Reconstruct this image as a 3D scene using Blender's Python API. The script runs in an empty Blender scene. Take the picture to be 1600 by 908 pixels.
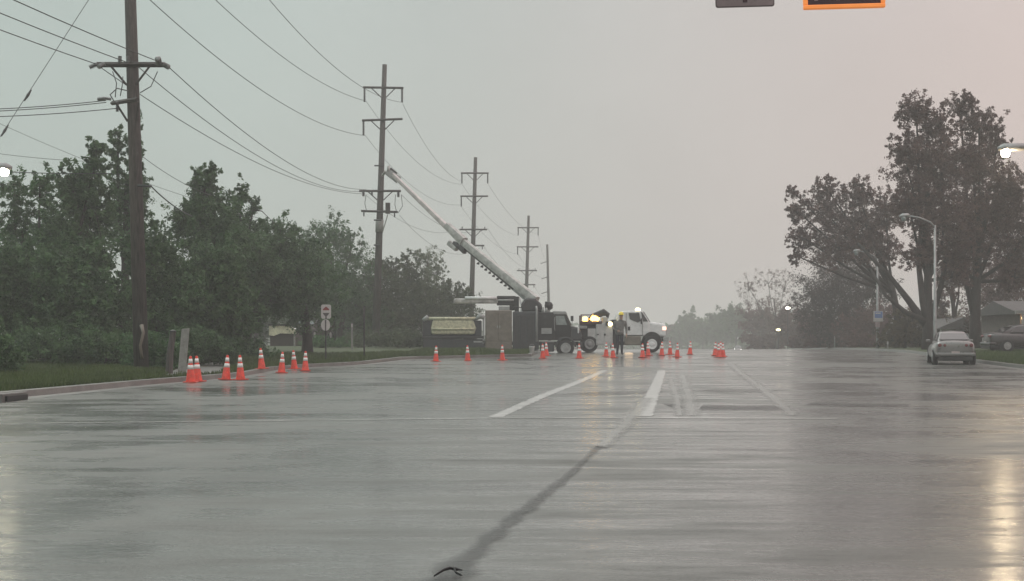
import bpy, bmesh, math, random
import numpy as np
from mathutils import Vector, Matrix
R = math.radians
sc = bpy.context.scene
col = sc.collection
H = 1.15            # eye height
F = 2400.0          # focal length in photo pixels (photo is 1600 wide), horizon at row 531
# ---------------------------------------------------------------- camera
cd = bpy.data.cameras.new('camera'); cam = bpy.data.objects.new('camera', cd); col.objects.link(cam)
cam.location = (0, 0, H); cam.rotation_euler = (R(90), 0, 0)
cd.sensor_width = 36; cd.lens = 36 * F / 1600; cd.shift_y = 77 / 1600
cd.clip_end = 5000; cd.clip_start = 0.1
sc.camera = cam
# ---------------------------------------------------------------- world: rain overcast at dusk
w = bpy.data.worlds.new('World'); sc.world = w; w.use_nodes = True
nt = w.node_tree; N = nt.nodes; L = nt.links; N.clear()
out = N.new('ShaderNodeOutputWorld'); bg = N.new('ShaderNodeBackground')
sky = N.new('ShaderNodeTexSky'); sky.sky_type = 'NISHITA'; sky.sun_disc = False
sky.sun_elevation = R(14); sky.sun_rotation = R(25); sky.dust_density = 6
tc = N.new('ShaderNodeTexCoord'); sep = N.new('ShaderNodeSeparateXYZ'); L.new(tc.outputs['Generated'], sep.inputs[0])
rx = N.new('ShaderNodeValToRGB')
mr = N.new('ShaderNodeMapRange'); mr.inputs['From Min'].default_value = -0.42; mr.inputs['From Max'].default_value = 0.42
L.new(sep.outputs['X'], mr.inputs[0]); L.new(mr.outputs[0], rx.inputs[0])
e = rx.color_ramp.elements
e[0].position = 0.0; e[0].color = (0.450, 0.522, 0.495, 1)
e[1].position = 1.0; e[1].color = (0.620, 0.505, 0.500, 1)
m_ = e.new(0.27); m_.color = (0.505, 0.575, 0.548, 1)
m_ = e.new(0.45); m_.color = (0.515, 0.548, 0.528, 1)
m_ = e.new(0.68); m_.color = (0.585, 0.548, 0.535, 1)
# slightly darker towards the zenith, soft cloud mottling
rz = N.new('ShaderNodeValToRGB'); L.new(sep.outputs['Z'], rz.inputs[0])
z = rz.color_ramp.elements
z[0].position = 0.0; z[0].color = (1.0, .98, .95, 1); z[1].position = 1.0; z[1].color = (1, 1, 1, 1)
m_ = z.new(0.24); m_.color = (1.02, 1.03, 1.03, 1)
m_ = z.new(0.07); m_.color = (.985, .975, .955, 1)
# an overcast sky is brighter overhead than at the horizon
zo = N.new('ShaderNodeMapRange'); zo.inputs['From Min'].default_value = .22; zo.inputs['From Max'].default_value = .9
zo.inputs['To Min'].default_value = 1.0; zo.inputs['To Max'].default_value = 2.5; L.new(sep.outputs['Z'], zo.inputs[0])
no = N.new('ShaderNodeTexNoise'); no.inputs['Scale'].default_value = 4.5; no.inputs['Detail'].default_value = 7; no.inputs['Roughness'].default_value = .6
L.new(tc.outputs['Generated'], no.inputs['Vector'])
nm = N.new('ShaderNodeMapRange'); nm.inputs['To Min'].default_value = .89; nm.inputs['To Max'].default_value = 1.11
L.new(no.outputs[0], nm.inputs[0])
m1 = N.new('ShaderNodeMix'); m1.data_type = 'RGBA'; m1.blend_type = 'MULTIPLY'; m1.inputs[0].default_value = 1
L.new(rx.outputs[0], m1.inputs[6]); L.new(rz.outputs[0], m1.inputs[7])
m2 = N.new('ShaderNodeVectorMath'); m2.operation = 'SCALE'; L.new(m1.outputs[2], m2.inputs[0]); L.new(nm.outputs[0], m2.inputs['Scale'])
sk = N.new('ShaderNodeVectorMath'); sk.operation = 'SCALE'; sk.inputs['Scale'].default_value = 0.008
L.new(sky.outputs[0], sk.inputs[0])
# cloud deck (scaled x10 because the background strength is 0.1) with a little sky coming through
cl = N.new('ShaderNodeVectorMath'); cl.operation = 'SCALE'; cl.inputs['Scale'].default_value = 9.6
m3 = N.new('ShaderNodeVectorMath'); m3.operation = 'SCALE'; L.new(m2.outputs[0], m3.inputs[0]); L.new(zo.outputs[0], m3.inputs['Scale'])
L.new(m3.outputs[0], cl.inputs[0])
ad = N.new('ShaderNodeVectorMath'); ad.operation = 'ADD'; L.new(cl.outputs[0], ad.inputs[0]); L.new(sk.outputs[0], ad.inputs[1])
L.new(ad.outputs[0], bg.inputs[0]); bg.inputs[1].default_value = 0.1
L.new(bg.outputs[0], out.inputs[0])
sd = bpy.data.lights.new('sun', 'SUN'); sd.energy = 0.5; sd.angle = R(25); sd.color = (1, .95, .9)
sun = bpy.data.objects.new('sun', sd); col.objects.link(sun); sun.rotation_euler = (R(50), 0, R(-155))
sc.view_settings.view_transform = 'Standard'; sc.view_settings.look = 'None'
sc.view_settings.exposure = 0; sc.view_settings.gamma = 1; sc.view_settings.use_curve_mapping = False
cy = sc.cycles
cy.max_bounces = 6; cy.diffuse_bounces = 2; cy.glossy_bounces = 3; cy.transmission_bounces = 3; cy.volume_bounces = 1
cy.transparent_max_bounces = 12; cy.use_denoising = True; cy.sample_clamp_indirect = 12; cy.caustics_reflective = False

# ---------------------------------------------------------------- helpers
def tag(o, label=None, cat=None, group=None, kind=None):
    if label: o['label'] = label
    if cat: o['category'] = cat
    if group: o['group'] = group
    if kind: o['kind'] = kind
    return o
def empty(name, loc, label, cat, group=None, rz=0):
    o = bpy.data.objects.new(name, None); col.objects.link(o); o.location = loc; o.rotation_euler = (0, 0, rz)
    o.empty_display_size = .2
    return tag(o, label, cat, group)
ZP = [(-100, 0), (45, 0), (60, .06), (75, .24), (82, .37), (88, .43), (105, .44), (130, .35), (180, 0), (300, -1.4), (450, -3.2), (1000, -8), (1600, -14)]
_zy = np.arange(-100, 1600, 1.0); _zz = np.interp(_zy, [a for a, b in ZP], [b for a, b in ZP])
_zz = np.convolve(np.pad(_zz, 4, mode='edge'), np.ones(9) / 9, 'valid')
def zg(Y): return float(np.interp(Y, _zy, _zz))
XLp = [(-60, -60), (12, -60), (14, -22), (17, -14), (20, -11.5), (29, -9.9), (40, -9.2), (47, -8.3), (56, -8.6), (60, -7.9), (64, -6.3), (73, -5), (78, 1.0), (95, 2.0), (130, 6), (250, 18), (320, 22), (400, 5), (600, -50), (1600, -400)]
XRp = [(-60, 60), (11, 60), (13, 30), (17, 19), (22, 15.6), (45, 17.9), (250, 40), (320, 43), (400, 26), (600, -28), (1600, -370)]
def XL(Y): return float(np.interp(Y, [a for a, b in XLp], [b for a, b in XLp]))
def XR(Y): return float(np.interp(Y, [a for a, b in XRp], [b for a, b in XRp]))
def zv(X, Y):            # height of the ground anywhere
    d = max(XL(Y) - X, X - XR(Y))
    if d <= 0: return zg(Y)
    return zg(Y) + .13 + .018 * min(d, 12)
def P(px, py, Y): return Vector(((px - 800) / F * Y, Y, H + (531 - py) / F * Y))
def G(px, Y):
    X = (px - 800) / F * Y
    return Vector((X, Y, zv(X, Y)))

class MB:
    def __init__(s): s.v = []; s.f = []
    def add(s, vs, fs):
        b = len(s.v); s.v += [tuple(v) for v in vs]; s.f += [tuple(i + b for i in f) for f in fs]; return s
    def box(s, x0, x1, y0, y1, z0, z1, M=None):
        vs = [Vector((x, y, z)) for z in (z0, z1) for y in (y0, y1) for x in (x0, x1)]
        if M: vs = [M @ v for v in vs]
        return s.add(vs, [(0, 2, 3, 1), (4, 5, 7, 6), (0, 1, 5, 4), (1, 3, 7, 5), (3, 2, 6, 7), (2, 0, 4, 6)])
    def prism(s, pts, y0, y1, axis='y'):   # polygon in x,z extruded in y
        n = len(pts)
        mk = {'y': lambda a, b, t: (a, t, b), 'x': lambda a, b, t: (t, a, b), 'z': lambda a, b, t: (a, b, t)}[axis]
        vs = [mk(a, b, y0) for a, b in pts] + [mk(a, b, y1) for a, b in pts]
        return s.add(vs, [tuple(range(n)), tuple(range(2 * n - 1, n - 1, -1))] + [(i, i + n, (i + 1) % n + n, (i + 1) % n) for i in range(n)])
    def tube(s, pts, rad, n=8, cap=True):
        pts = [Vector(p) for p in pts]
        if not hasattr(rad, '__len__'): rad = [rad] * len(pts)
        b = len(s.v); k = len(pts); up = None
        for i, p in enumerate(pts):
            t = (pts[min(i + 1, k - 1)] - pts[max(i - 1, 0)])
            t = t.normalized() if t.length > 1e-9 else Vector((0, 0, 1))
            if up is None: up = Vector((0, 0, 1)) if abs(t.z) < .9 else Vector((1, 0, 0))
            a = t.cross(up).normalized(); c = a.cross(t).normalized(); up = c
            for j in range(n):
                q = 2 * math.pi * j / n
                s.v.append(tuple(p + (a * math.cos(q) + c * math.sin(q)) * rad[i]))
        for i in range(k - 1):
            for j in range(n):
                s.f.append((b + i * n + j, b + i * n + (j + 1) % n, b + (i + 1) * n + (j + 1) % n, b + (i + 1) * n + j))
        if cap:
            s.f.append(tuple(b + j for j in range(n - 1, -1, -1))); s.f.append(tuple(b + (k - 1) * n + j for j in range(n)))
        return s
    def lathe(s, prof, c=(0, 0, 0), n=20, axis='z'):
        b = len(s.v); c = Vector(c)
        for r, h in prof:
            for j in range(n):
                q = 2 * math.pi * j / n; a, d = r * math.cos(q), r * math.sin(q)
                p = {'z': (a, d, h), 'y': (a, h, d), 'x': (h, a, d)}[axis]
                s.v.append(tuple(c + Vector(p)))
        k = len(prof)
        for i in range(k - 1):
            for j in range(n):
                s.f.append((b + i * n + j, b + i * n + (j + 1) % n, b + (i + 1) * n + (j + 1) % n, b + (i + 1) * n + j))
        s.f.append(tuple(b + j for j in range(n - 1, -1, -1))); s.f.append(tuple(b + (k - 1) * n + j for j in range(n)))
        return s
    def build(s, name, mat, parent=None, smooth=False, bevel=0, off=None):
        me = bpy.data.meshes.new(name)
        vs = s.v
        if off is not None: vs = [(v[0] - off[0], v[1] - off[1], v[2] - off[2]) for v in vs]
        me.from_pydata(vs, [], s.f)
        bm = bmesh.new(); bm.from_mesh(me); bmesh.ops.recalc_face_normals(bm, faces=bm.faces); bm.to_mesh(me); bm.free()
        if mat: me.materials.append(mat)
        if smooth: me.polygons.foreach_set('use_smooth', [True] * len(me.polygons))
        o = bpy.data.objects.new(name, me); col.objects.link(o)
        if parent: o.parent = parent
        if bevel:
            md = o.modifiers.new('bevel', 'BEVEL'); md.width = bevel; md.segments = 2; md.limit_method = 'ANGLE'; md.angle_limit = R(40)
        return o

def mat(name, c, rough=.6, metal=0, noise=.25, scale=6, bump=0, coat=0, emit=None, es=0, grime=None, stretch=None, spec=.5, fine=0):
    m = bpy.data.materials.new(name); m.use_nodes = True; t = m.node_tree; n = t.nodes; l = t.links
    b = n['Principled BSDF']; b.inputs['Roughness'].default_value = rough; b.inputs['Metallic'].default_value = metal
    b.inputs['Coat Weight'].default_value = coat; b.inputs['Coat Roughness'].default_value = .08; b.inputs['Specular IOR Level'].default_value = spec
    tx = n.new('ShaderNodeTexCoord'); mp = n.new('ShaderNodeMapping'); l.new(tx.outputs['Object'], mp.inputs[0])
    if stretch: mp.inputs['Scale'].default_value = stretch
    nz = n.new('ShaderNodeTexNoise'); nz.inputs['Scale'].default_value = scale; nz.inputs['Detail'].default_value = 6; nz.inputs['Roughness'].default_value = .65
    l.new(mp.outputs[0], nz.inputs['Vector'])
    r = n.new('ShaderNodeValToRGB'); r.color_ramp.elements[0].position = .3; r.color_ramp.elements[1].position = .7
    g = grime or tuple(x * (1 - noise * 1.4) for x in c)
    r.color_ramp.elements[0].color = (*g, 1); r.color_ramp.elements[1].color = (*[min(1, x * (1 + noise * .5)) for x in c], 1)
    l.new(nz.outputs[0], r.inputs[0]); l.new(r.outputs[0], b.inputs['Base Color'])
    rr = n.new('ShaderNodeMapRange'); rr.inputs['To Min'].default_value = max(.03, rough - .12); rr.inputs['To Max'].default_value = min(1, rough + .12)
    l.new(nz.outputs[0], rr.inputs[0]); l.new(rr.outputs[0], b.inputs['Roughness'])
    if bump:
        bp = n.new('ShaderNodeBump'); bp.inputs['Strength'].default_value = bump; bp.inputs['Distance'].default_value = .02
        n2 = n.new('ShaderNodeTexNoise'); n2.inputs['Scale'].default_value = fine or scale * 5; n2.inputs['Detail'].default_value = 4
        l.new(mp.outputs[0], n2.inputs['Vector']); l.new(n2.outputs[0], bp.inputs['Height']); l.new(bp.outputs[0], b.inputs['Normal'])
    if emit:
        b.inputs['Emission Color'].default_value = (*emit, 1); b.inputs['Emission Strength'].default_value = es
    return m
M = {}
M['wood'] = mat('weathered_wood', (.098, .086, .080), .8, scale=3, noise=.45, stretch=(6, 6, .7), bump=.5)
M['arm'] = mat('crossarm_wood', (.065, .058, .054), .8, scale=4, noise=.4)
M['steel'] = mat('galvanised_steel', (.36, .36, .36), .45, metal=.7, scale=4)
M['dsteel'] = mat('dark_steel', (.05, .05, .052), .5, metal=.4)
M['porcelain'] = mat('porcelain', (.10, .10, .105), .3, scale=8)
M['lporc'] = mat('pale_porcelain', (.22, .23, .225), .3, scale=8)
M['wire'] = mat('wire', (.07, .075, .075), .6)
M['pale'] = mat('pale_wrap', (.29, .29, .27), .6, scale=8)
M['conc'] = mat('wet_concrete', (.16, .155, .145), .38, scale=1.3, noise=.4, bump=.3, fine=40)
M['white'] = mat('white_paint', (.80, .81, .81), .3, scale=3, noise=.16, coat=.4)
M['svc'] = mat('service_body_paint', (.56, .56, .55), .35, scale=3, noise=.2)
M['lgrey'] = mat('light_grey_paint', (.36, .37, .365), .4, scale=3, noise=.2)
M['boom'] = mat('boom_white', (.62, .55, .54), .4, scale=2.5, noise=.25)
M['boom2'] = mat('boom_lower', (.52, .51, .49), .4, scale=3, noise=.4)
M['tan'] = mat('taupe_paint', (.20, .175, .145), .5, scale=3, noise=.25, bump=.1)
M['cream'] = mat('cream_cover', (.66, .64, .46), .55, scale=6, noise=.32, bump=.5)
M['navy'] = mat('dark_body_paint', (.022, .026, .032), .32, scale=3, coat=.4)
M['black'] = mat('black_plastic', (.012, .012, .013), .45)
M['rubber'] = mat('tyre_rubber', (.014, .014, .015), .75)
M['glass'] = mat('dark_glass', (.015, .018, .02), .08, noise=.1, coat=1)
M['pglass'] = mat('bright_glass', (.24, .28, .27), .12, noise=.25, coat=1)
M['brown'] = mat('brown_panel', (.09, .045, .040), .6)
M['orange'] = mat('cone_orange', (.90, .070, .040), .4, noise=.16, scale=9, spec=.4, grime=(.50, .055, .035))
M['collar'] = mat('cone_collar', (.84, .84, .82), .35, noise=.06)
M['cbase'] = mat('cone_base', (.62, .06, .03), .6, noise=.2)
M['silver'] = mat('silver_car_paint', (.18, .172, .17), .3, metal=.35, noise=.12, coat=.7)
M['bluecar'] = mat('charcoal_car_paint', (.035, .028, .030), .3, noise=.12, coat=.7)
M['red'] = mat('red_lens', (.16, .012, .012), .2, coat=.5)
M['plate'] = mat('number_plate', (.50, .42, .42), .5, noise=.1)
M['maroon'] = mat('maroon_panel', (.050, .016, .024), .4, noise=.2, scale=3)
M['glyph'] = mat('pale_glyph', (.42, .30, .31), .5)
M['orframe'] = mat('orange_glow_border', (.92, .30, .075), .5, noise=.12, scale=5, emit=(1.0, .30, .06), es=.45)  # brightness of the reflective border is added as its own glow
M['gsign'] = mat('sign_face_grey', (.26, .20, .205), .5, noise=.18, scale=5)
M['gsrim'] = mat('sign_rim', (.13, .10, .10), .5)
M['signw'] = mat('sign_white', (.56, .53, .52), .5, noise=.1)
M['signr'] = mat('sign_red', (.30, .055, .045), .5, noise=.2)
M['signd'] = mat('sign_dark', (.10, .085, .085), .5)
M['signb'] = mat('sign_blue', (.16, .24, .50), .5, noise=.15)
M['signp'] = mat('sign_pinkish', (.45, .34, .35), .5)
M['jacket'] = mat('worker_jacket', (.17, .168, .16), .8, noise=.3, scale=9)
M['pants'] = mat('worker_trousers', (.018, .020, .032), .8)
M['skin'] = mat('skin', (.42, .26, .19), .5, noise=.1)
M['hat'] = mat('yellow_hard_hat', (.98, .78, .06), .3, noise=.05, emit=(1, .65, .08), es=.0)
M['rooflt'] = mat('shingle_roof', (.11, .10, .10), .8, scale=2, noise=.2, bump=.3)
M['siding'] = mat('house_siding', (.15, .12, .11), .7, scale=2)
M['fascia'] = mat('cream_fascia', (.66, .64, .47), .6, scale=4, noise=.3)
M['brick'] = mat('brown_wall', (.06, .05, .045), .8)
def emis(name, c, s):
    m = bpy.data.materials.new(name); m.use_nodes = True; b = m.node_tree.nodes['Principled BSDF']
    b.inputs['Base Color'].default_value = (*c, 1); b.inputs['Emission Color'].default_value = (*c, 1); b.inputs['Emission Strength'].default_value = s
    return m
M['lamp'] = emis('lit_lamp', (1, .86, .58), 60)
M['lampw'] = emis('lit_lamp_white', (1, .93, .66), 45)
M['lampg'] = emis('headlight_cool', (.82, 1, .84), 6)
M['amber'] = emis('amber_beacon', (1, .55, .10), 9)
M['warm'] = emis('warm_marker', (1, .83, .38), 10)
M['porch'] = emis('porch_bulb', (1, .62, .30), 9)
M['tailpink'] = emis('lit_front_marker', (1, .62, .50), 1.6)

# ---------------------------------------------------------------- ground
def ground_mat():
    m = mat('wet_grass_ground', (.048, .070, .024), .85, scale=.6, noise=.45, bump=.9, fine=22, grime=(.030, .045, .015))
    return m
Ys = [-60, -20, 0, 6, 10, 11, 12, 13, 14, 15, 16, 17, 18, 20, 22] + list(np.arange(24, 140, 1.5)) + [145, 155, 170, 185, 200, 225, 250, 275, 300, 350, 400, 450, 550, 700, 850, 1000, 1200, 1500]
gm = MB(); rows = []
for Y in Ys:
    a, b = XL(Y), XR(Y)
    xs = [-800 + a, -300 + a, -120 + a, -60 + a, -30 + a, -12 + a, -8 + a, -5 + a, -2.5 + a, -1 + a, a - .2, a - .1, (a + b) / 2, b + .1, b + .2, b + 1, b + 2.5, b + 5, b + 8, b + 12, b + 30, b + 60, b + 120, b + 300, b + 800]
    rows.append([(x, Y, (zg(Y) - .12) if a - .15 < x < b + .15 else zv(x, Y) - .003) for x in xs])
nx = len(rows[0]); gm.v = [p for r in rows for p in r]
gm.f = [(i * nx + j, i * nx + j + 1, (i + 1) * nx + j + 1, (i + 1) * nx + j) for i in range(len(rows) - 1) for j in range(nx - 1)]
tag(gm.build('ground', ground_mat(), smooth=False), kind='structure')

def road_mat():
    m = bpy.data.materials.new('wet_asphalt'); m.use_nodes = True; t = m.node_tree; n = t.nodes; l = t.links
    b = n['Principled BSDF']; tx = n.new('ShaderNodeTexCoord')
    def noise(scale, detail, rough=.6, st=(1, 1, 1), rz=0, dist=0):
        mp = n.new('ShaderNodeMapping'); mp.inputs['Scale'].default_value = st; mp.inputs['Rotation'].default_value = (0, 0, rz); l.new(tx.outputs['Object'], mp.inputs[0])
        k = n.new('ShaderNodeTexNoise'); k.inputs['Scale'].default_value = scale; k.inputs['Detail'].default_value = detail
        k.inputs['Roughness'].default_value = rough; k.inputs['Distortion'].default_value = dist; l.new(mp.outputs[0], k.inputs['Vector']); return k
    def ramp(src, p0, c0, p1, c1):
        r = n.new('ShaderNodeValToRGB'); r.color_ramp.elements[0].position = p0; r.color_ramp.elements[1].position = p1
        r.color_ramp.elements[0].color = (*c0, 1); r.color_ramp.elements[1].color = (*c1, 1); l.new(src, r.inputs[0]); return r
    big = noise(.22, 5, .6, (1, .9, 1), dist=.6)
    med = noise(.9, 6, .65, (.8, 1.2, 1))
    fine = noise(38, 5, .8)
    c1 = ramp(big.outputs[0], .35, (.050, .052, .048), .68, (.145, .146, .134))
    c2 = ramp(fine.outputs[0], .25, (.45, .45, .45), .75, (1.6, 1.6, 1.6))
    mx = n.new('ShaderNodeMix'); mx.data_type = 'RGBA'; mx.blend_type = 'MULTIPLY'; mx.inputs[0].default_value = 1
    l.new(c1.outputs[0], mx.inputs[6]); l.new(c2.outputs[0], mx.inputs[7]); l.new(mx.outputs[2], b.inputs['Base Color'])
    # standing water film mask -> roughness
    ad = n.new('ShaderNodeMath'); ad.operation = 'MULTIPLY_ADD'; ad.inputs[1].default_value = .55
    l.new(med.outputs[0], ad.inputs[0]); l.new(big.outputs[0], ad.inputs[2])
    rr = n.new('ShaderNodeMapRange'); rr.inputs['From Min'].default_value = .62; rr.inputs['From Max'].default_value = .92
    rr.inputs['To Min'].default_value = .13; rr.inputs['To Max'].default_value = .42
    l.new(ad.outputs[0], rr.inputs[0]); l.new(rr.outputs[0], b.inputs['Roughness'])
    sp = n.new('ShaderNodeMapRange'); sp.inputs['From Min'].default_value = .62; sp.inputs['From Max'].default_value = .95
    sp.inputs['To Min'].default_value = .56; sp.inputs['To Max'].default_value = .24
    l.new(ad.outputs[0], sp.inputs[0]); l.new(sp.outputs[0], b.inputs['Specular IOR Level'])
    stk = noise(1.0, 9, .72, (.35, 1.7, 1), dist=.3)      # streaks of water draining across the lanes
    sm = n.new('ShaderNodeMapRange'); sm.inputs['From Min'].default_value = .36; sm.inputs['From Max'].default_value = .64; sm.inputs['To Min'].default_value = -.10; sm.inputs['To Max'].default_value = .10
    l.new(stk.outputs[0], sm.inputs[0])
    ra = n.new('ShaderNodeMath'); ra.operation = 'ADD'; l.new(rr.outputs[0], ra.inputs[0]); l.new(sm.outputs[0], ra.inputs[1]); l.new(ra.outputs[0], b.inputs['Roughness'])
    sa = n.new('ShaderNodeMath'); sa.operation = 'MULTIPLY_ADD'; sa.inputs[1].default_value = -1.1; l.new(sm.outputs[0], sa.inputs[0]); l.new(sp.outputs[0], sa.inputs[2]); l.new(sa.outputs[0], b.inputs['Specular IOR Level'])
    rip = noise(5, 6, .75, (.7, 1.2, 1)); rip2 = noise(26, 4, .8)
    bp = n.new('ShaderNodeBump'); bp.inputs['Strength'].default_value = .40; bp.inputs['Distance'].default_value = .028; l.new(rip.outputs[0], bp.inputs['Height'])
    bp2 = n.new('ShaderNodeBump'); bp2.inputs['Strength'].default_value = .55; bp2.inputs['Distance'].default_value = .008
    l.new(rip2.outputs[0], bp2.inputs['Height']); l.new(bp.outputs[0], bp2.inputs['Normal']); l.new(bp2.outputs[0], b.inputs['Normal'])
    # the film of rain water on top: smoother than the stone below it
    bp3 = n.new('ShaderNodeBump'); bp3.inputs['Strength'].default_value = .24; bp3.inputs['Distance'].default_value = .012; l.new(rip.outputs[0], bp3.inputs['Height'])
    l.new(bp3.outputs[0], b.inputs['Coat Normal']); b.inputs['Coat IOR'].default_value = 1.33; b.inputs['Coat Roughness'].default_value = .15
    cw = n.new('ShaderNodeMapRange'); cw.inputs['From Min'].default_value = .55; cw.inputs['From Max'].default_value = .95; cw.inputs['To Min'].default_value = .9; cw.inputs['To Max'].default_value = .0
    sa2 = n.new('ShaderNodeMath'); sa2.operation = 'MULTIPLY_ADD'; sa2.inputs[1].default_value = 2.0; l.new(sm.outputs[0], sa2.inputs[0]); l.new(ad.outputs[0], sa2.inputs[2])
    grn = noise(13, 8, .85, (.8, 1.3, 1))
    gr = n.new('ShaderNodeMapRange'); gr.inputs['From Min'].default_value = .38; gr.inputs['From Max'].default_value = .60; gr.inputs['To Min'].default_value = .35; gr.inputs['To Max'].default_value = 1.15
    l.new(grn.outputs[0], gr.inputs[0]); gx = n.new('ShaderNodeMath'); gx.operation = 'MULTIPLY'; l.new(cw.outputs[0], gx.inputs[0]); l.new(gr.outputs[0], gx.inputs[1])
    l.new(sa2.outputs[0], cw.inputs[0]); l.new(gx.outputs[0], b.inputs['Coat Weight'])
    return m
M['road'] = road_mat()
rm = MB(); rows = []
for Y in Ys:
    a, b = XL(Y) + .0, XR(Y) - .0
    rows.append([(a + (b - a) * k / 8, Y, zg(Y)) for k in range(9)])
rm.v = [p for r in rows for p in r]
rm.f = [(i * 9 + j, i * 9 + j + 1, (i + 1) * 9 + j + 1, (i + 1) * 9 + j) for i in range(len(rows) - 1) for j in range(8)]
tag(rm.build('road', M['road'], smooth=True), kind='structure')
def kerb(fn, sgn, name):
    k = MB(); rows = []
    YY = [y for y in Ys if 12 <= y <= 400]
    for Y in YY:
        x = fn(Y); zz = zg(Y)
        o = [(x + sgn * -.45, zz + .004), (x, zz + .006), (x + sgn * .03, zz + .13), (x + sgn * .20, zz + .14), (x + sgn * .22, zz - .08)]
        rows.append([(a, Y, b) for a, b in o])
    k.v = [p for r in rows for p in r]
    k.f = [(i * 5 + j, i * 5 + j + 1, (i + 1) * 5 + j + 1, (i + 1) * 5 + j) for i in range(len(rows) - 1) for j in range(4)]
    return tag(k.build(name, M['conc']), kind='structure')
kerb(XL, -1, 'kerb'); kerb(XR, 1, 'kerb')

def worn(name, c, rough, lo=.5, hi=.7, scale=3, spec=.5, top=1.0, coat=.55):     # paint / sealant that has worn through to the asphalt in places
    m = mat(name, c, rough, noise=.3, scale=scale, bump=.3, fine=30, spec=spec, coat=coat)
    m.node_tree.nodes['Principled BSDF'].inputs['Coat Roughness'].default_value = .17; m.node_tree.nodes['Principled BSDF'].inputs['Coat IOR'].default_value = 1.33
    t = m.node_tree; n = t.nodes; l = t.links; b = n['Principled BSDF']
    tx = n.new('ShaderNodeTexCoord'); k = n.new('ShaderNodeTexNoise'); k.inputs['Scale'].default_value = scale * .8; k.inputs['Detail'].default_value = 8; k.inputs['Roughness'].default_value = .7
    l.new(tx.outputs['Object'], k.inputs['Vector'])
    uv = n.new('ShaderNodeAttribute'); uv.attribute_name = 'edge'
    s = n.new('ShaderNodeMath'); s.operation = 'MULTIPLY_ADD'; s.inputs[1].default_value = .5; l.new(uv.outputs['Fac'], s.inputs[0]); l.new(k.outputs[0], s.inputs[2])
    r = n.new('ShaderNodeMapRange'); r.inputs['From Min'].default_value = lo; r.inputs['From Max'].default_value = hi; r.inputs['To Max'].default_value = top
    l.new(s.outputs[0], r.inputs[0]); l.new(r.outputs[0], b.inputs['Alpha'])
    return m
def ribbon(name, pts, widths, m, dz=.004):
    k = MB(); rows = []; e = []
    P2 = []
    for i in range(len(pts) - 1):
        (x0, y0), (x1, y1) = pts[i], pts[i + 1]; nn = max(2, int(math.hypot(x1 - x0, y1 - y0) / .5))
        for j in range(nn): P2.append((x0 + (x1 - x0) * j / nn, y0 + (y1 - y0) * j / nn, widths[i] + (widths[i + 1] - widths[i]) * j / nn))
    P2.append((*pts[-1], widths[-1]))
    for i, (x, y, wd) in enumerate(P2):
        a = P2[max(0, i - 1)]; b = P2[min(len(P2) - 1, i + 1)]
        d = Vector((b[0] - a[0], b[1] - a[1])).normalized(); nrm = Vector((-d.y, d.x))
        for t in (-1, -.5, 0, .5, 1):
            px_, py_ = x + nrm.x * wd / 2 * t, y + nrm.y * wd / 2 * t
            k.v.append((px_, py_, zg(py_) + dz)); e.append(1 - abs(t))
    k.f = [(i * 5 + j, i * 5 + j + 1, (i + 1) * 5 + j + 1, (i + 1) * 5 + j) for i in range(len(P2) - 1) for j in range(4)]
    o = k.build(name, m); at = o.data.attributes.new('edge', 'FLOAT', 'POINT'); at.data.foreach_set('value', e)
    return tag(o, kind='structure')
def gp(px, py):        # photo pixel -> point of the road surface
    Y = 30.0
    for _ in range(60): Y = .5 * Y + .5 * (H - zg(Y)) * F / (py - 531)
    return ((px - 800) / F * Y, Y)
M['paint'] = worn('worn_white_paint', (.55, .55, .53), .4, .44, .62, scale=3, top=.9)
M['paintf'] = worn('faded_white_paint', (.62, .62, .60), .4, .45, .85, scale=4, top=.8)
M['seal'] = worn('asphalt_sealant', (.020, .020, .020), .42, .66, .84, scale=2.6, spec=.3, top=.45, coat=.3)
M['seal2'] = worn('dark_patch', (.035, .035, .034), .40, .62, 1.05, scale=1.3, spec=.3, top=.6)
M['faint'] = worn('ghost_of_old_paint', (.66, .66, .63), .4, .52, 1.0, scale=2, top=.7, coat=.8)
M['patch'] = worn('tar_patch', (.018, .018, .018), .36, .45, .95, scale=1.6, spec=.25, top=.6, coat=.1)
M['scuff'] = worn('light_scuff', (.40, .40, .38), .36, .5, .9, scale=2.5, top=.65)
ribbon('lane_line', [gp(774, 652), gp(850, 618), gp(945, 579)], [.24, .26, .3], M['paint'])
ribbon('lane_line', [gp(1006, 651), gp(1034, 579)], [.30, .34], M['paint'], .005)
ribbon('stop_line', [gp(768, 653), gp(1000, 653), gp(1310, 655)], [.5, .5, .4], M['faint'], .008)
ribbon('stop_line', [gp(60, 662), gp(420, 658), gp(768, 654)], [.35, .4, .4], M['faint'], .008)
ribbon('crosswalk_line', [gp(1086, 623), gp(1222, 625)], [.5, .5], M['paintf'])
ribbon('crosswalk_line', [gp(1082, 601), gp(1180, 602)], [.5, .4], M['paintf'])
ribbon('lane_line', [gp(1140, 566), gp(1195, 610), gp(1240, 649)], [.5, .4, .3], M['scuff'], .005)
ribbon('lane_line', [gp(1066, 586), gp(1076, 620), gp(1082, 650)], [.5, .38, .34], M['scuff'], .006)
ribbon('asphalt_seam', [gp(1012, 622), gp(975, 665), gp(938, 700)], [.34, .32, .24], M['scuff'], .011)
ribbon('asphalt_seam', [gp(935, 698), gp(895, 738), gp(845, 778), gp(800, 812), gp(755, 850), gp(705, 893), gp(660, 935)], [.12, .15, .18, .22, .27, .34, .36], M['seal'], .011)
ribbon('asphalt_patch', [gp(1094, 637), gp(1236, 638)], [2.6, 2.4], M['patch'], .003)
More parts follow.
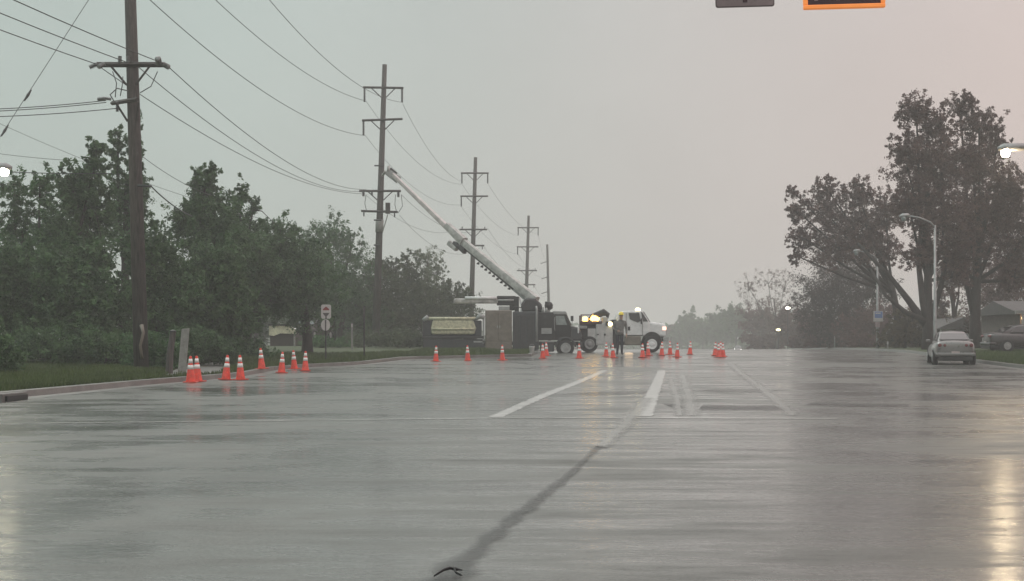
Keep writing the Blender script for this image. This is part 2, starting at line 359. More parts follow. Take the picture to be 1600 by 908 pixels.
ribbon('asphalt_patch', [gp(900, 614), gp(990, 616)], [5.2, 5.2], M['seal2'], .002)
ribbon('asphalt_patch', [gp(1042, 634), gp(1062, 634)], [2.2, 2.2], M['patch'], .003)
ribbon('tyre_mark', [gp(1047, 590), gp(1058, 622), gp(1062, 650)], [.3, .25, .22], M['scuff'], .006)
ribbon('asphalt_patch', [gp(1092, 610), gp(1205, 612)], [3.2, 3.0], M['seal2'], .0035)
ribbon('asphalt_patch', [gp(1260, 632), gp(1420, 634)], [3.0, 2.6], M['seal2'], .0035)
ribbon('asphalt_crack', [gp(930, 700), gp(1020, 701.5), gp(1130, 703), gp(1240, 704)], [.05, .10, .07, .03], M['patch'], .006)
ribbon('asphalt_crack', [gp(810, 688), gp(900, 690), gp(985, 689)], [.03, .08, .05], M['patch'], .006)
# driveway apron on the left and a second one
def sheet(name, q, m, dz):
    k = MB(); n_ = 10
    for i in range(n_ + 1):
        for j in range(n_ + 1):
            u, v = i / n_, j / n_
            x = (q[0][0] * (1 - u) + q[1][0] * u) * (1 - v) + (q[3][0] * (1 - u) + q[2][0] * u) * v
            y = (q[0][1] * (1 - u) + q[1][1] * u) * (1 - v) + (q[3][1] * (1 - u) + q[2][1] * u) * v
            k.v.append((x, y, zv(x, y) + dz))
    k.f = [(i * (n_ + 1) + j, i * (n_ + 1) + j + 1, (i + 1) * (n_ + 1) + j + 1, (i + 1) * (n_ + 1) + j) for i in range(n_) for j in range(n_)]
    return tag(k.build(name, m), kind='structure')
DR = [(-9.45, 41.5), (-8.75, 46.2), (-10.9, 60), (-12.6, 60)]
sheet('driveway', DR, M['conc'], .02)

# storm drain in the left kerb
dr = empty('storm_drain', (*gp(34, 626), 0), 'dark kerb inlet of a storm drain at the left edge of the road', 'storm drain')
dr.rotation_euler[2] = R(86)
MB().box(-.62, .62, .12, .30, -.02, .15).build('frame', M['conc'], dr, bevel=.02)
MB().box(-.5, .5, .075, .125, .005, .10).build('opening', M['black'], dr)

# ---------------------------------------------------------------- grass blades
def leaf_mat(name, c0, c1, c2=None, transl=.25):
    m = bpy.data.materials.new(name); m.use_nodes = True; t = m.node_tree; n = t.nodes; l = t.links
    b = n['Principled BSDF']; b.inputs['Roughness'].default_value = .55; b.inputs['Specular IOR Level'].default_value = .3
    g = n.new('ShaderNodeNewGeometry'); at = n.new('ShaderNodeAttribute'); at.attribute_name = 'tint'
    ad = n.new('ShaderNodeMath'); ad.operation = 'MULTIPLY_ADD'; ad.inputs[1].default_value = .3; l.new(g.outputs['Random Per Island'], ad.inputs[0]); l.new(at.outputs['Fac'], ad.inputs[2])
    r = n.new('ShaderNodeValToRGB'); r.color_ramp.elements[0].color = (*c0, 1); r.color_ramp.elements[1].color = (*c1, 1)
    r.color_ramp.elements[0].position = .1; r.color_ramp.elements[1].position = 1.15 if False else 1.0
    l.new(ad.outputs[0], r.inputs[0]); l.new(r.outputs[0], b.inputs['Base Color'])
    tr = n.new('ShaderNodeBsdfTranslucent'); l.new(r.outputs[0], tr.inputs[0]); mx = n.new('ShaderNodeMixShader'); mx.inputs[0].default_value = transl
    l.new(b.outputs[0], mx.inputs[1]); l.new(tr.outputs[0], mx.inputs[2]); l.new(mx.outputs[0], n['Material Output'].inputs[0])
    return m
def mesh_np(name, V, nper, m, parent=None, tint=None):
    me = bpy.data.meshes.new(name); nf = len(V) // nper
    me.vertices.add(len(V)); me.vertices.foreach_set('co', V.astype(np.float32).ravel())
    me.loops.add(len(V)); me.loops.foreach_set('vertex_index', np.arange(len(V), dtype=np.int32))
    me.polygons.add(nf); me.polygons.foreach_set('loop_start', np.arange(0, len(V), nper, dtype=np.int32))
    try: me.polygons.foreach_set('loop_total', np.full(nf, nper, dtype=np.int32))
    except Exception: pass
    me.update(calc_edges=True)
    if tint is not None:
        at = me.attributes.new('tint', 'FLOAT', 'FACE'); at.data.foreach_set('value', tint.astype(np.float32))
    me.materials.append(m); o = bpy.data.objects.new(name, me); col.objects.link(o)
    if parent: o.parent = parent
    return o
rng = np.random.default_rng(7)
zvv = np.vectorize(zv)
def grass(name, side, y0, y1, wmax, n, label):
    Y = y0 + (y1 - y0) * rng.random(n) ** 1.1; d = .25 + wmax * rng.random(n) ** 1.3
    X = np.array([(XL(y) - dd) if side < 0 else (XR(y) + dd) for y, dd in zip(Y, d)])
    if side < 0:
        f_ = lambda a, b: (b[0] - a[0]) * (Y - a[1]) - (b[1] - a[1]) * (X - a[0])
        sg = np.stack([f_(DR[i], DR[(i + 1) % 4]) for i in range(4)]); keep = ~(np.all(sg > 0, 0) | np.all(sg < 0, 0)); X, Y = X[keep], Y[keep]; n = len(X)
    Z = zvv(X, Y) - .01
    cl = np.sin(X * 1.7 + 2 * np.sin(Y * .6)) * np.sin(Y * 1.3) * .5 + .5
    h = (.05 + .12 * rng.random(n)) * (.6 + .7 * cl); a = rng.random(n) * np.pi; wd = .012 + .012 * rng.random(n)
    B = np.stack([X, Y, Z], 1); D = np.stack([np.cos(a), np.sin(a), np.zeros(n)], 1) * wd[:, None]
    T = B + np.stack([rng.normal(0, .04, n), rng.normal(0, .04, n), h], 1)
    V = np.stack([B - D, B + D, T], 1).reshape(-1, 3)
    o = mesh_np(name, V, 3, M['grass'], tint=np.clip(cl * .5 + rng.random(n) * .35, 0, 1))
    tag(o, label, 'grass', kind='stuff')
M['grass'] = leaf_mat('grass_blades', (.034, .054, .018), (.100, .145, .045))
grass('grass', -1, 27, 74, 9, 120000, 'short wet green grass on the left verge below the trees')
grass('grass', 1, 54, 82, 9, 60000, 'short wet green grass on the right verge beside the silver car')
grass('grass', -1, 73, 88, 6, 25000, 'strip of rough grass under the boom truck')

# ---------------------------------------------------------------- trees
M['leafL'] = leaf_mat('leaves_deep_green', (.034, .070, .031), (.110, .200, .082))
M['leafL2'] = leaf_mat('leaves_fresh_green', (.036, .086, .034), (.110, .220, .085))
M['leafP'] = leaf_mat('leaves_pale', (.075, .10, .055), (.17, .21, .12))
M['leafR'] = leaf_mat('leaves_brown_red_cast', (.080, .044, .041), (.195, .118, .103))  # reddish cast of windshield glare mixed into the brown leaf colour
M['leafR2'] = leaf_mat('leaves_dark', (.034, .026, .024), (.085, .062, .055))
M['leafG'] = leaf_mat('leaves_olive_green', (.046, .062, .036), (.120, .155, .085))
M['leafB'] = leaf_mat('leaves_bronze', (.060, .048, .030), (.15, .12, .065))
M['bark'] = mat('bark', (.055, .045, .042), .9, scale=4, noise=.4, bump=.8, stretch=(4, 4, 1))
M['barkl'] = mat('pale_bark', (.14, .125, .11), .9, scale=4, noise=.4)
def tree(name, label, cat, Y, base_px, ells, leaf, n=12000, ls=.16, group=None, bark='bark', trunk=.22, loose=.4, seed=0, depth=1.0, twigs=26, limbs=None, lean=None):
    rg = np.random.default_rng(1000 + seed); base = G(base_px, Y)
    t = empty(name, base, label, cat, group)
    s = F / Y; E = []
    for k_, (cx, cy_, rx_, ry_) in enumerate(ells):
        yo = rg.uniform(-.3, .3) * rx_ / s
        c = P(cx, cy_, Y + yo) - base
        E.append((np.array(c), np.array([rx_ / s, rx_ / s * depth, ry_ / s])))
    vol = np.array([np.prod(r) ** .67 for c, r in E]); vol /= vol.sum()
    n = int(n * 2.7); ncl = max(30, int(n / 46)); V = []; tints = []; cls = []
    for (c, r), f in zip(E, vol):
        kcl = max(8, int(ncl * f)); dirs = rg.normal(size=(kcl, 3)); dirs /= np.linalg.norm(dirs, axis=1)[:, None]
        rad = rg.random(kcl) ** .42
        lump = 1 + .22 * np.sin(dirs[:, 0] * 5 + seed) * np.sin(dirs[:, 2] * 6 + seed * 2) + .17 * rg.normal(size=kcl)
        pc = c + dirs * (rad * lump)[:, None] * r; cls.append(pc)
        cr = np.clip((.08 + .17 * rg.random(kcl) ** 1.5) * np.mean(r) * (.5 + loose), .11, .8)
        per = max(4, int(n * f / kcl)); tt = rg.random(kcl)
        idx = np.repeat(np.arange(kcl), per)
        sd_ = dirs * .7 + rg.normal(size=dirs.shape) * .5 + np.array([-.15, 0, .35]); sd_ /= np.linalg.norm(sd_, axis=1)[:, None]
        u_ = rg.random(len(idx)) ** .8
        p = pc[idx] + sd_[idx] * ((u_ - .25) * cr[idx] * 2.0)[:, None] + rg.normal(size=(len(idx), 3)) * (cr[idx] * .55 * (1.15 - .7 * u_))[:, None]
        ok = p[:, 2] > .05; p = p[ok]; idx = idx[ok]; m_ = len(p)
        a = rg.normal(size=(m_, 3)) + np.array([.5, 0, -.1]); a /= np.linalg.norm(a, axis=1)[:, None]
        b = rg.normal(size=(m_, 3)); b -= a * (a * b).sum(1)[:, None]; b /= np.linalg.norm(b, axis=1)[:, None]
        L_ = ls * .56 * (.35 + 1.0 * rg.random(m_))[:, None]; W_ = L_ * .42
        V.append(np.stack([p - a * L_, p + b * W_, p + a * L_, p - b * W_], 1).reshape(-1, 3)); tints.append(tt[idx] * .75)
    mesh_np('crown', np.concatenate(V), 4, M[leaf], t, np.concatenate(tints))
    # trunk, limbs and twigs in one tapered mesh
    b = MB(); zc = np.mean([c[2] for c, r in E]); top = max(c[2] + r[2] * .3 for c, r in E)
    cx_ = np.average([c[0] for c, r in E]); fork = zc * .45
    lx = (lean or 0)
    b.tube([(0, 0, -.2), (lx * .2, 0, fork * .4), (lx * .6 + cx_ * .1, 0, fork), (cx_ * .5 + lx, 0, zc)], [trunk * 1.5, trunk * 1.05, trunk * .85, trunk * .45], 9)
    for c, r in E:
        mid = Vector((cx_ * .15 + lx * .6, 0, fork)) * .5 + Vector(c) * .5 + Vector((rg.normal() * .2, rg.normal() * .2, -.25))
        b.tube([(cx_ * .1 + lx * .6, 0, fork * .95), mid, Vector(c), Vector(c) + Vector((0, 0, r[2] * .5))], [trunk * .5, trunk * .32, trunk * .16, .02], 6)
    allc = np.concatenate(cls)
    for _ in range(twigs):
        q = allc[rg.integers(len(allc))]; c, r = E[int(np.argmin([np.linalg.norm(q - c) for c, r in E]))]
        m0 = Vector(c) * .6 + Vector(q) * .4 + Vector((0, 0, .15))
        b.tube([Vector(c) - Vector((0, 0, r[2] * .2)), m0, Vector(q) + (Vector(q) - Vector(c)) * .12], [trunk * .14, trunk * .09, .008], 4)
    if limbs:
        for pts, r0, r1 in limbs:
            q = [P(px_, py_, Y + dy) - base for px_, py_, dy in pts]; k = len(q)
            b.tube(q, [r0 + (r1 - r0) * i / (k - 1) for i in range(k)], 8)
    b.build('trunk', M[bark], t, smooth=True)
    return t
gl = 'trees behind the left verge'
tree('tree', 'loose tall green tree at the far left edge, behind the lit street lamp', 'tree', 64, 30, [(22, 325, 32, 60), (62, 300, 24, 48), (20, 420, 55, 60), (75, 390, 45, 60)], 'leafL2', 9000, .15, gl, seed=1, loose=.3)
tree('tree', 'tall full green tree left of the first utility pole', 'tree', 62, 115, [(118, 300, 30, 48), (150, 252, 17, 40), (145, 320, 34, 60), (105, 400, 60, 70)], 'leafL', 14000, .15, gl, seed=2)
tree('tree', 'slender poplar rising directly behind the first utility pole', 'tree', 68, 195, [(184, 235, 13, 44), (212, 240, 12, 50), (196, 330, 30, 70), (215, 290, 16, 34)], 'leafL', 7000, .14, gl, seed=3, loose=.3)
tree('tree', 'round headed green tree with a peaked top right of the first pole', 'tree', 66, 318, [(320, 298, 25, 40), (330, 270, 12, 16), (300, 345, 34, 40), (335, 370, 60, 60)], 'leafL', 12000, .14, gl, seed=4)
tree('tree', 'narrow wind bent tree with two feathery tops leaning right', 'tree', 70, 365, [(378, 300, 9, 26), (366, 330, 12, 26), (396, 325, 9, 18), (370, 385, 55, 45)], 'leafL', 9000, .13, gl, seed=5)
tree('tree', 'broad green tree with a flat top behind the red and white sign', 'tree', 74, 480, [(440, 378, 40, 32), (415, 400, 40, 40), (460, 440, 70, 70)], 'leafL', 14000, .14, gl, seed=6)
tree('tree', 'broad fresh green tree just left of the second utility pole', 'tree', 104, 520, [(515, 370, 36, 28), (548, 392, 20, 34), (485, 400, 36, 40), (520, 440, 66, 58)], 'leafL2', 15000, .14, gl, seed=7)
tree('tree', 'dull green tree directly behind the second utility pole', 'tree', 106, 610, [(590, 435, 26, 32), (615, 430, 22, 30), (605, 490, 55, 60)], 'leafG', 12000, .14, gl, seed=8)
tree('tree', 'dark pointed tree between the second pole and the boom truck', 'tree', 108, 645, [(636, 408, 9, 20), (640, 440, 24, 28), (655, 490, 55, 58)], 'leafG', 12000, .14, gl, seed=9)
tree('tree', 'pale airy tree standing beyond the dark trees behind the boom truck', 'tree', 125, 668, [(668, 412, 26, 26), (655, 400, 10, 14), (685, 425, 13, 22), (670, 460, 24, 34)], 'leafP', 3600, .13, gl, 'barkl', trunk=.16, seed=10, twigs=60)
tree('tree', 'low olive tree mass showing over the rear of the boom truck', 'tree', 110, 705, [(700, 458, 26, 24), (726, 468, 14, 22), (705, 500, 45, 46)], 'leafG', 9000, .14, gl, seed=11)
tree('tree', 'dense lower tree filling the left edge of the view', 'tree', 57, 20, [(10, 450, 60, 70), (60, 490, 50, 60)], 'leafL', 14000, .15, gl, seed=12)
tree('tree', 'dense dark tree low down left of the first utility pole', 'tree', 56, 130, [(120, 440, 55, 60), (150, 490, 60, 62)], 'leafL', 15000, .15, gl, seed=13)
tree('tree', 'dense dark tree low down right behind the first utility pole', 'tree', 58, 240, [(235, 410, 42, 62), (255, 480, 60, 70)], 'leafL', 15000, .15, gl, seed=14)
tree('tree', 'dense dark tree in the hollow above the kerbside cones', 'tree', 60, 345, [(335, 440, 52, 60), (340, 495, 54, 54)], 'leafL', 15000, .15, gl, seed=15)
tree('tree', 'dark green tree above the cream fronted shed', 'tree', 72, 385, [(430, 455, 50, 42), (385, 480, 30, 50)], 'leafL', 9000, .14, gl, seed=16)
tree('tree', 'dark tree standing right behind the two plate road sign', 'tree', 103, 530, [(530, 462, 50, 42), (575, 500, 34, 46)], 'leafL', 10000, .14, gl, seed=17)
gs = 'bushes along the left verge'
for i, (bp_, Y, els, lf, lb) in enumerate([
    (10, 41, [(2, 565, 34, 30), (-20, 540, 30, 40)], 'leafL', 'dark bush at the left edge of the verge'),
    (80, 52, [(60, 540, 50, 32), (100, 552, 40, 22)], 'leafL', 'low green bush left of the first utility pole, beside the dark bush'),
    (165, 52, [(150, 545, 45, 30), (195, 552, 30, 24)], 'leafL', 'low bush at the left foot of the first utility pole'),
    (240, 50, [(235, 550, 36, 30), (262, 560, 28, 22)], 'leafL2', 'leafy bush between the first utility pole and the dark leaning post'),
    (300, 55, [(305, 540, 40, 28), (340, 548, 30, 20)], 'leafL', 'bush behind the pale leaning board'),
    (385, 66, [(375, 550, 36, 16), (405, 556, 25, 9)], 'leafL', 'low bush left of the cream fronted shed'),
    (500, 84, [(500, 540, 30, 13), (528, 544, 24, 12)], 'leafL2', 'low rounded bush below the two plate road sign'),
    (560, 86, [(560, 538, 30, 16), (600, 538, 34, 18)], 'leafG', 'brownish bush at the foot of the second utility pole'),
    (640, 88, [(632, 534, 34, 18)], 'leafG', 'low brown bush left of the boom truck rear')]):
    tree('bush', lb, 'bush', Y, bp_, els, lf, 4500, .10, gs, seed=40 + i, trunk=.04, twigs=6, loose=.6)
gr_ = 'trees along the right side'
tree('tree', 'tallest right hand tree with forked trunk behind the nearer street lamp', 'tree', 90, 1450,
     [(1432, 178, 32, 30), (1470, 200, 26, 26), (1412, 235, 26, 30), (1455, 265, 52, 50), (1420, 320, 34, 40), (1475, 340, 50, 60), (1440, 400, 34, 20), (1492, 420, 26, 40)], 'leafR', 26000, .15, gr_, seed=20, trunk=.27, loose=.35,
     limbs=[([(1452, 520, 0), (1442, 470, 0), (1436, 420, 0), (1440, 330, 0)], .27, .10), ([(1450, 512, 0), (1420, 470, .3), (1392, 434, .5), (1340, 380, 1)], .25, .08), ([(1455, 505, 0), (1415, 488, -.3), (1384, 462, -.4), (1360, 420, 0)], .18, .07), ([(1455, 500, 0), (1472, 440, 0), (1485, 360, .3)], .22, .08)])
tree('tree', 'large right hand tree with thick trunk at the frame edge under the lit lamp', 'tree', 92, 1524,
     [(1500, 165, 26, 20), (1530, 195, 32, 28), (1558, 228, 24, 26), (1520, 260, 46, 40), (1575, 300, 36, 50), (1535, 350, 56, 60), (1600, 370, 36, 60), (1505, 400, 36, 26), (1585, 430, 34, 26)], 'leafR', 30000, .15, gr_, seed=21, trunk=.30, loose=.35,
     limbs=[([(1524, 540, 0), (1524, 470, 0), (1530, 400, 0), (1545, 300, 0)], .30, .12), ([(1524, 500, 0), (1508, 430, .3), (1500, 350, .2)], .24, .10)])
tree('tree', 'shorter ragged tree leaning left over the far street lamp', 'tree', 107, 1405,
     [(1246, 330, 20, 24), (1240, 300, 12, 12), (1290, 292, 20, 18), (1290, 330, 34, 34), (1340, 300, 28, 24), (1350, 345, 40, 44), (1256, 372, 22, 24), (1310, 385, 46, 34), (1245, 400, 12, 14), (1385, 330, 20, 34), (1375, 390, 36, 30)], 'leafR', 24000, .15, gr_, seed=22, trunk=.26, loose=.3)
tree('tree', 'dense dark round tree below the ragged leaning tree', 'tree', 134, 1325, [(1310, 450, 60, 50), (1285, 480, 46, 44), (1355, 455, 44, 60), (1320, 515, 62, 28)], 'leafR2', 22000, .16, gr_, seed=23, trunk=.3)
tree('tree', 'thinly leafed grey tree left of the dark round tree', 'tree', 212, 1215, [(1170, 450, 20, 24), (1200, 440, 22, 20), (1225, 450, 22, 26), (1190, 490, 38, 38), (1230, 500, 30, 40)], 'leafR', 5500, .13, gr_, 'barkl', trunk=.2, seed=24, twigs=90, loose=.3)
tree('tree', 'brown twiggy bush like tree behind the blue and white stop sign', 'tree', 101, 1414, [(1415, 510, 30, 28), (1395, 530, 26, 18), (1440, 525, 24, 22)], 'leafB', 7000, .12, gr_, seed=25, trunk=.1, twigs=60)
tree('tree', 'dark background tree to the right of the thick trunk', 'tree', 112, 1570, [(1560, 450, 46, 56), (1605, 430, 44, 70), (1560, 505, 60, 30)], 'leafR', 15000, .16, gr_, seed=26)
tree('tree', 'small background tree seen between the two big trunks', 'tree', 118, 1492, [(1480, 440, 22, 26), (1500, 420, 20, 24), (1470, 480, 14, 20)], 'leafR', 3500, .15, gr_, seed=27)
gf = 'distant trees beyond the crest of the road'
for i, (bp_, Y, els) in enumerate([(1075, 400, [(1076, 508, 17, 20), (1068, 520, 18, 18)]), (1098, 395, [(1100, 518, 16, 18)]), (1125, 372, [(1122, 508, 14, 22), (1132, 515, 18, 22)]), (1150, 350, [(1148, 500, 15, 24), (1156, 512, 22, 28)]), (1192, 250, [(1182, 508, 24, 30), (1205, 510, 26, 30)]), (1245, 196, [(1236, 510, 26, 32), (1258, 515, 26, 28)]), (1050, 410, [(1052, 526, 16, 14)]), (1278, 156, [(1275, 520, 30, 26)])]):
    lbl = ['small hazy tree nearest the front of the white truck, second from the left', 'low hazy tree above the rightmost cones', 'twin topped hazy tree right above the cluster of cones', 'taller hazy tree right of the cone cluster', 'wide hazy tree behind the far headlight', 'dim tree behind the two distant lights', 'lowest hazy tree right in front of the white truck nose', 'dim low tree left of the dark round tree'][i]
    tree('tree', lbl, 'tree', Y, bp_, els, 'leafL' if i < 4 else 'leafR', 4500, .0016 * Y, gf, seed=60 + i, twigs=16, trunk=.2, loose=.6)
for i, (bp_, Y, els) in enumerate([(400, 130, [(390, 510, 34, 30), (415, 500, 30, 36)]), (470, 135, [(465, 505, 36, 34), (495, 512, 26, 28)]), (540, 132, [(535, 505, 34, 34)]), (610, 128, [(600, 505, 36, 34)])]):
    lbl = ['dim tree seen low behind the shed on its left', 'dim tree between the shed and the road sign, far behind', 'dim far tree low behind the short pale marker post', 'dim far tree low behind the foot of the second utility pole'][i]
    tree('tree', lbl, 'tree', Y, bp_, els, 'leafL', 5000, .22, 'dim trees far behind the left verge', seed=80 + i, twigs=12, trunk=.2, loose=.6)
tree('tree', 'brownish background tree low behind the silver car', 'tree', 128, 1455, [(1450, 505, 40, 26), (1490, 512, 34, 22), (1420, 512, 30, 20)], 'leafB', 7000, .17, 'trees along the right side', seed=90, twigs=20, trunk=.15)
tree('tree', 'dim background tree low behind the farther street lamp', 'tree', 130, 1370, [(1370, 505, 44, 28), (1335, 515, 34, 20)], 'leafR', 7000, .17, 'trees along the right side', seed=91, twigs=20, trunk=.15)
for i, (bp_, Y, els, lb) in enumerate([
    (1300, 136, [(1290, 538, 30, 11), (1320, 538, 24, 12)], 'low dark bush below the dark round tree, left half'), (1350, 120, [(1345, 538, 26, 14), (1365, 540, 18, 12)], 'low dark bush left of the farther street lamp foot'),
    (1262, 160, [(1262, 537, 26, 12), (1246, 538, 14, 11)], 'low dim bush under the two distant lit lamps, right one'), (1215, 215, [(1210, 537, 26, 12), (1185, 537, 24, 12)], 'low dim bush under the two distant lit lamps, left one'),
    (1400, 106, [(1392, 540, 20, 12), (1428, 540, 24, 14)], 'brown low bush right of the farther street lamp foot'), (1480, 112, [(1470, 534, 30, 14), (1510, 536, 26, 13)], 'low bush showing over the roof of the silver car')]):
    tree('bush', lb, 'bush', Y, bp_, els, 'leafR' if i < 4 else 'leafB', 3500, .0013 * Y, 'bushes along the right verge', seed=120 + i, trunk=.05, twigs=6, loose=.6)
# far wood on the horizon
V = []; tn = []
for _ in range(1100):
    x = rng.uniform(-260, 330); y = rng.uniform(430, 520); g0 = zg(y); hh = (7.5 + 2.5 * math.sin(x * .05) + 2 * math.sin(x * .17)) * rng.uniform(.6, 1)
    c = np.array([x, y, g0 + hh * .5]); p = c + np.clip(rng.normal(size=(40, 3)), -1.6, 1.6) * np.array([3.4, 3.4, hh * .26])
    a = rng.normal(size=(40, 3)) * .7; b_ = rng.normal(size=(40, 3)) * .7
    V.append(np.stack([p - a, p + b_, p + a, p - b_], 1).reshape(-1, 3)); tn.append(np.full(40, rng.random()))
tag(mesh_np('far_wood', np.concatenate(V), 4, M['leafL'], tint=np.concatenate(tn)), 'hazy line of woodland on the horizon', 'wood', kind='stuff')

# ---------------------------------------------------------------- utility poles
def insul(mb, p, L_=.9, r=.075, d=(0, 0, -1)):     # ribbed insulator string
    p = Vector(p); d = Vector(d).normalized(); n_ = 9; pts = []; rad = []
    for i in range(n_ * 2 + 1):
        pts.append(p + d * (L_ * i / (n_ * 2))); rad.append(r if i % 2 else r * .5)
    mb.tube(pts, rad, 8)
UP = 'utility poles along the left side'
def pole(px_b, py_top, px_t, Y, r0, r1, label, arms, bands=()):
    b = G(px_b, Y); t = empty('utility_pole', b, label, 'utility pole', UP)
    top = P(px_t, py_top, Y) - b
    ax = lambda z_: top * (z_ / top.z)
    MB().tube([ax(-.4), ax(top.z * .5), top], [r0, (r0 + r1) / 2, r1], 14).build('pole', M['wood'], t, smooth=True)
    for a in arms:
        zc = H + (531 - a['y']) / F * Y - b.z; c = ax(zc); yo = -(r0 * .9)
        xl = (a['x0'] - 800) / F * Y - b.x; xr = (a['x1'] - 800) / F * Y - b.x
        tilt = a.get('tilt', 0) / F * Y
        MB().tube([(xl, yo + a.get('dy', 0), zc - tilt), (xr, yo - a.get('dy', 0), zc + tilt)], a.get('r', .07), 4).build('crossarm', M['arm'], t)
        if a.get('brace', 1):
            for sg, xe in ((-1, xl), (1, xr)):
                xx = c.x + (xe - c.x) * .58
                MB().tube([(xx, yo - .02, zc - .05), (c.x + sg * r0 * .6, yo * .8, zc - .62 * a.get('bl', 1))], .035, 5).build('brace', M['arm'], t)
        for it in a.get('ins', ()):
            k = MB(); xx = (it[0] - 800) / F * Y - b.x
            zz = zc + tilt * (2 * (xx - xl) / (xr - xl) - 1)
            if it[1] == 's': insul(k, (xx, yo, zz - .05), it[2], it[3]); k.build('insulator', M['porcelain'], t, smooth=True)
            elif it[1] == 'p': insul(k, (xx, yo, zz + .05), .22, .07, (0, 0, 1)); k.build('insulator', M['lporc'], t, smooth=True)
            elif it[1] == 'h': insul(k, (xx, yo - .1, zz), it[2], it[3], it[4]); k.build('insulator', M['lporc'], t, smooth=True)
    for yb, hgt in bands:
        zc = H + (531 - yb) / F * Y - b.z; c = ax(zc); hh = hgt / F * Y
        MB().tube([ax(zc - hh / 2), ax(zc + hh / 2)], r0 * .97, 14).build('wrap', M['pale'], t, smooth=True)
    return t, b
# first (near) pole
p1, b1 = pole(221, -262, 196, 48, .235, .15, 'nearest tall wooden utility pole cut off by the top of the view', [
    dict(y=103, x0=154, x1=258, r=.085, brace=1, ins=[(156, 'h', .26, .085, (-1, -.3, -.5)), (166, 'h', .30, .08, (-.3, -1, -.5)), (258, 'h', .26, .085, (.9, -.4, -.5)), (252, 'h', .30, .10, (.1, -1, .5)), (203, 'p'), (190, 'p')]),
    dict(y=160, x0=166, x1=228, r=.07, dy=.9, tilt=-4, brace=1, ins=[(168, 'h', .24, .06, (-1, .1, -.1)), (178, 'h', .24, .06, (-1, -.3, .1)), (186, 's', .3, .06)]),
    dict(y=-131, x0=144, x1=276, r=.08, ins=[(148, 's', 1.0, .075)]), dict(y=-246, x0=144, x1=276, r=.08, ins=[(148, 's', 1.0, .075), (272, 's', 1.0, .075)])])
lv = lambda px_, py_, Y: P(px_, py_, Y) - b1
MB().build('jumper_wire', M['wire'], p1)
MB().tube([lv(178, 158, 47.6), lv(172, 148, 47.3), lv(183, 138, 47.2), lv(200, 142, 47.5)], .018, 5).build('jumper_wire', M['wire'], p1)
MB().tube([lv(176, 112, 47.5), lv(182, 130, 47.3), lv(180, 152, 47.5)], .016, 5).build('jumper_wire', M['wire'], p1)
MB().tube([lv(246, 112, 47.5), lv(236, 135, 47.3), lv(219, 145, 47.6)], .016, 5).build('jumper_wire', M['wire'], p1)
MB().tube([lv(192, 120, 47.5), lv(191, 134, 47.3), lv(188, 150, 47.5)], .016, 5).build('jumper_wire', M['wire'], p1)
MB().tube([lv(216, 290, 47.7), lv(236, 291, 47.2)], [.05, .035], 6).build('bracket', M['dsteel'], p1)
MB().tube([lv(221, 508, 47.6), lv(224, 520, 47.5), lv(219, 540, 47.5), lv(222, 560, 47.6)], [.07, .05, .045, .05], 6).build('ground_guard', M['tan'], p1, smooth=True)
def std(px_b, px_t, ytop, Y, r0, r1, ys, hw, label, under, ins_l=.9, bands=(), tilt=(0, 0, 0, 0)):
    ax = lambda y_: px_t + (px_b - px_t) * (y_ - ytop) / (548 - ytop)
    arms = []
    for k, y_ in enumerate(ys):
        c = ax(y_); d = dict(y=y_, x0=c - hw[k], x1=c + hw[k] * .97, r=.075, tilt=tilt[k])
        if k == 0: d['ins'] = [(c - hw[k] * .93, 's', ins_l, .085), (c + hw[k] * .9, 's', ins_l, .085)]
        elif k == 1: d['ins'] = [(c - hw[k] * .93, 's', ins_l, .085)]
        elif k == 2: d['ins'] = [(c - hw[k] * .8, 's', .3, .11), (c + hw[k] * .85, 's', .35, .11), (c - hw[k] * .4, 's', .25, .09)] if under else [(c - hw[k] * .8, 'p'), (c + hw[k] * .8, 'p')]
        else: d['brace'] = 0; d['ins'] = [(c - hw[k] * .85, 's', .3, .06), (c + hw[k] * .8, 's', .3, .06)]
        arms.append(d)
    return pole(px_b, ytop, px_t, Y, r0, r1, label, arms, bands)
p2, b2 = std(587, 601, 101, 100, .27, .15, (138, 188, 299, 331), (32, 32, 33, 29), 'wooden utility pole with four crossarms that the boom tip touches', True, bands=[(353, 20)], tilt=(-.5, 1.2, 0, -.8))
lq = lambda px_, py_, Y: P(px_, py_, Y) - b2
k = MB().tube([lq(606, 334, 99.6), lq(606, 317, 99.6)], [.16, .16], 10); k.build('cutout_box', M['arm'], p2)
MB().tube([lq(606, 335, 99.5), lq(598, 362, 99.6)], .035, 5).build('conduit', M['pale'], p2)
MB().build('step_bolt', M['dsteel'], p2)
MB().tube([lq(585, 259, 99.6), lq(600, 259, 99.6)], .05, 5).build('step_bolt', M['dsteel'], p2)
MB().tube([lq(584, 344, 99.6), lq(596, 344, 99.6)], .05, 5).build('step_bolt', M['dsteel'], p2)
MB().tube([lq(584, 383, 99.6), lq(594, 383, 99.6)], .05, 5).build('step_bolt', M['dsteel'], p2)
MB().build('jumper_wire', M['wire'], p2)
MB().tube([lq(572, 304, 99.5), lq(570, 318, 99.4), lq(573, 331, 99.5)], .02, 4).build('jumper_wire', M['wire'], p2)
MB().tube([lq(627, 304, 99.5), lq(629, 322, 99.4), lq(622, 333, 99.5)], .02, 4).build('jumper_wire', M['wire'], p2)
MB().tube([lq(618, 304, 99.5), lq(617, 320, 99.4), lq(620, 333, 99.5)], .02, 4).build('jumper_wire', M['wire'], p2)
p3, b3 = std(735, 743, 246, 141, .27, .16, (271, 307, 359, 384), (22, 22, 22, 18), 'wooden utility pole standing behind the raised boom', False, bands=())
p4, b4 = std(820, 826, 337, 185, .26, .16, (356, 386, 423, 445), (17, 17, 16, 14), 'smaller far utility pole to the right of the boom', False)
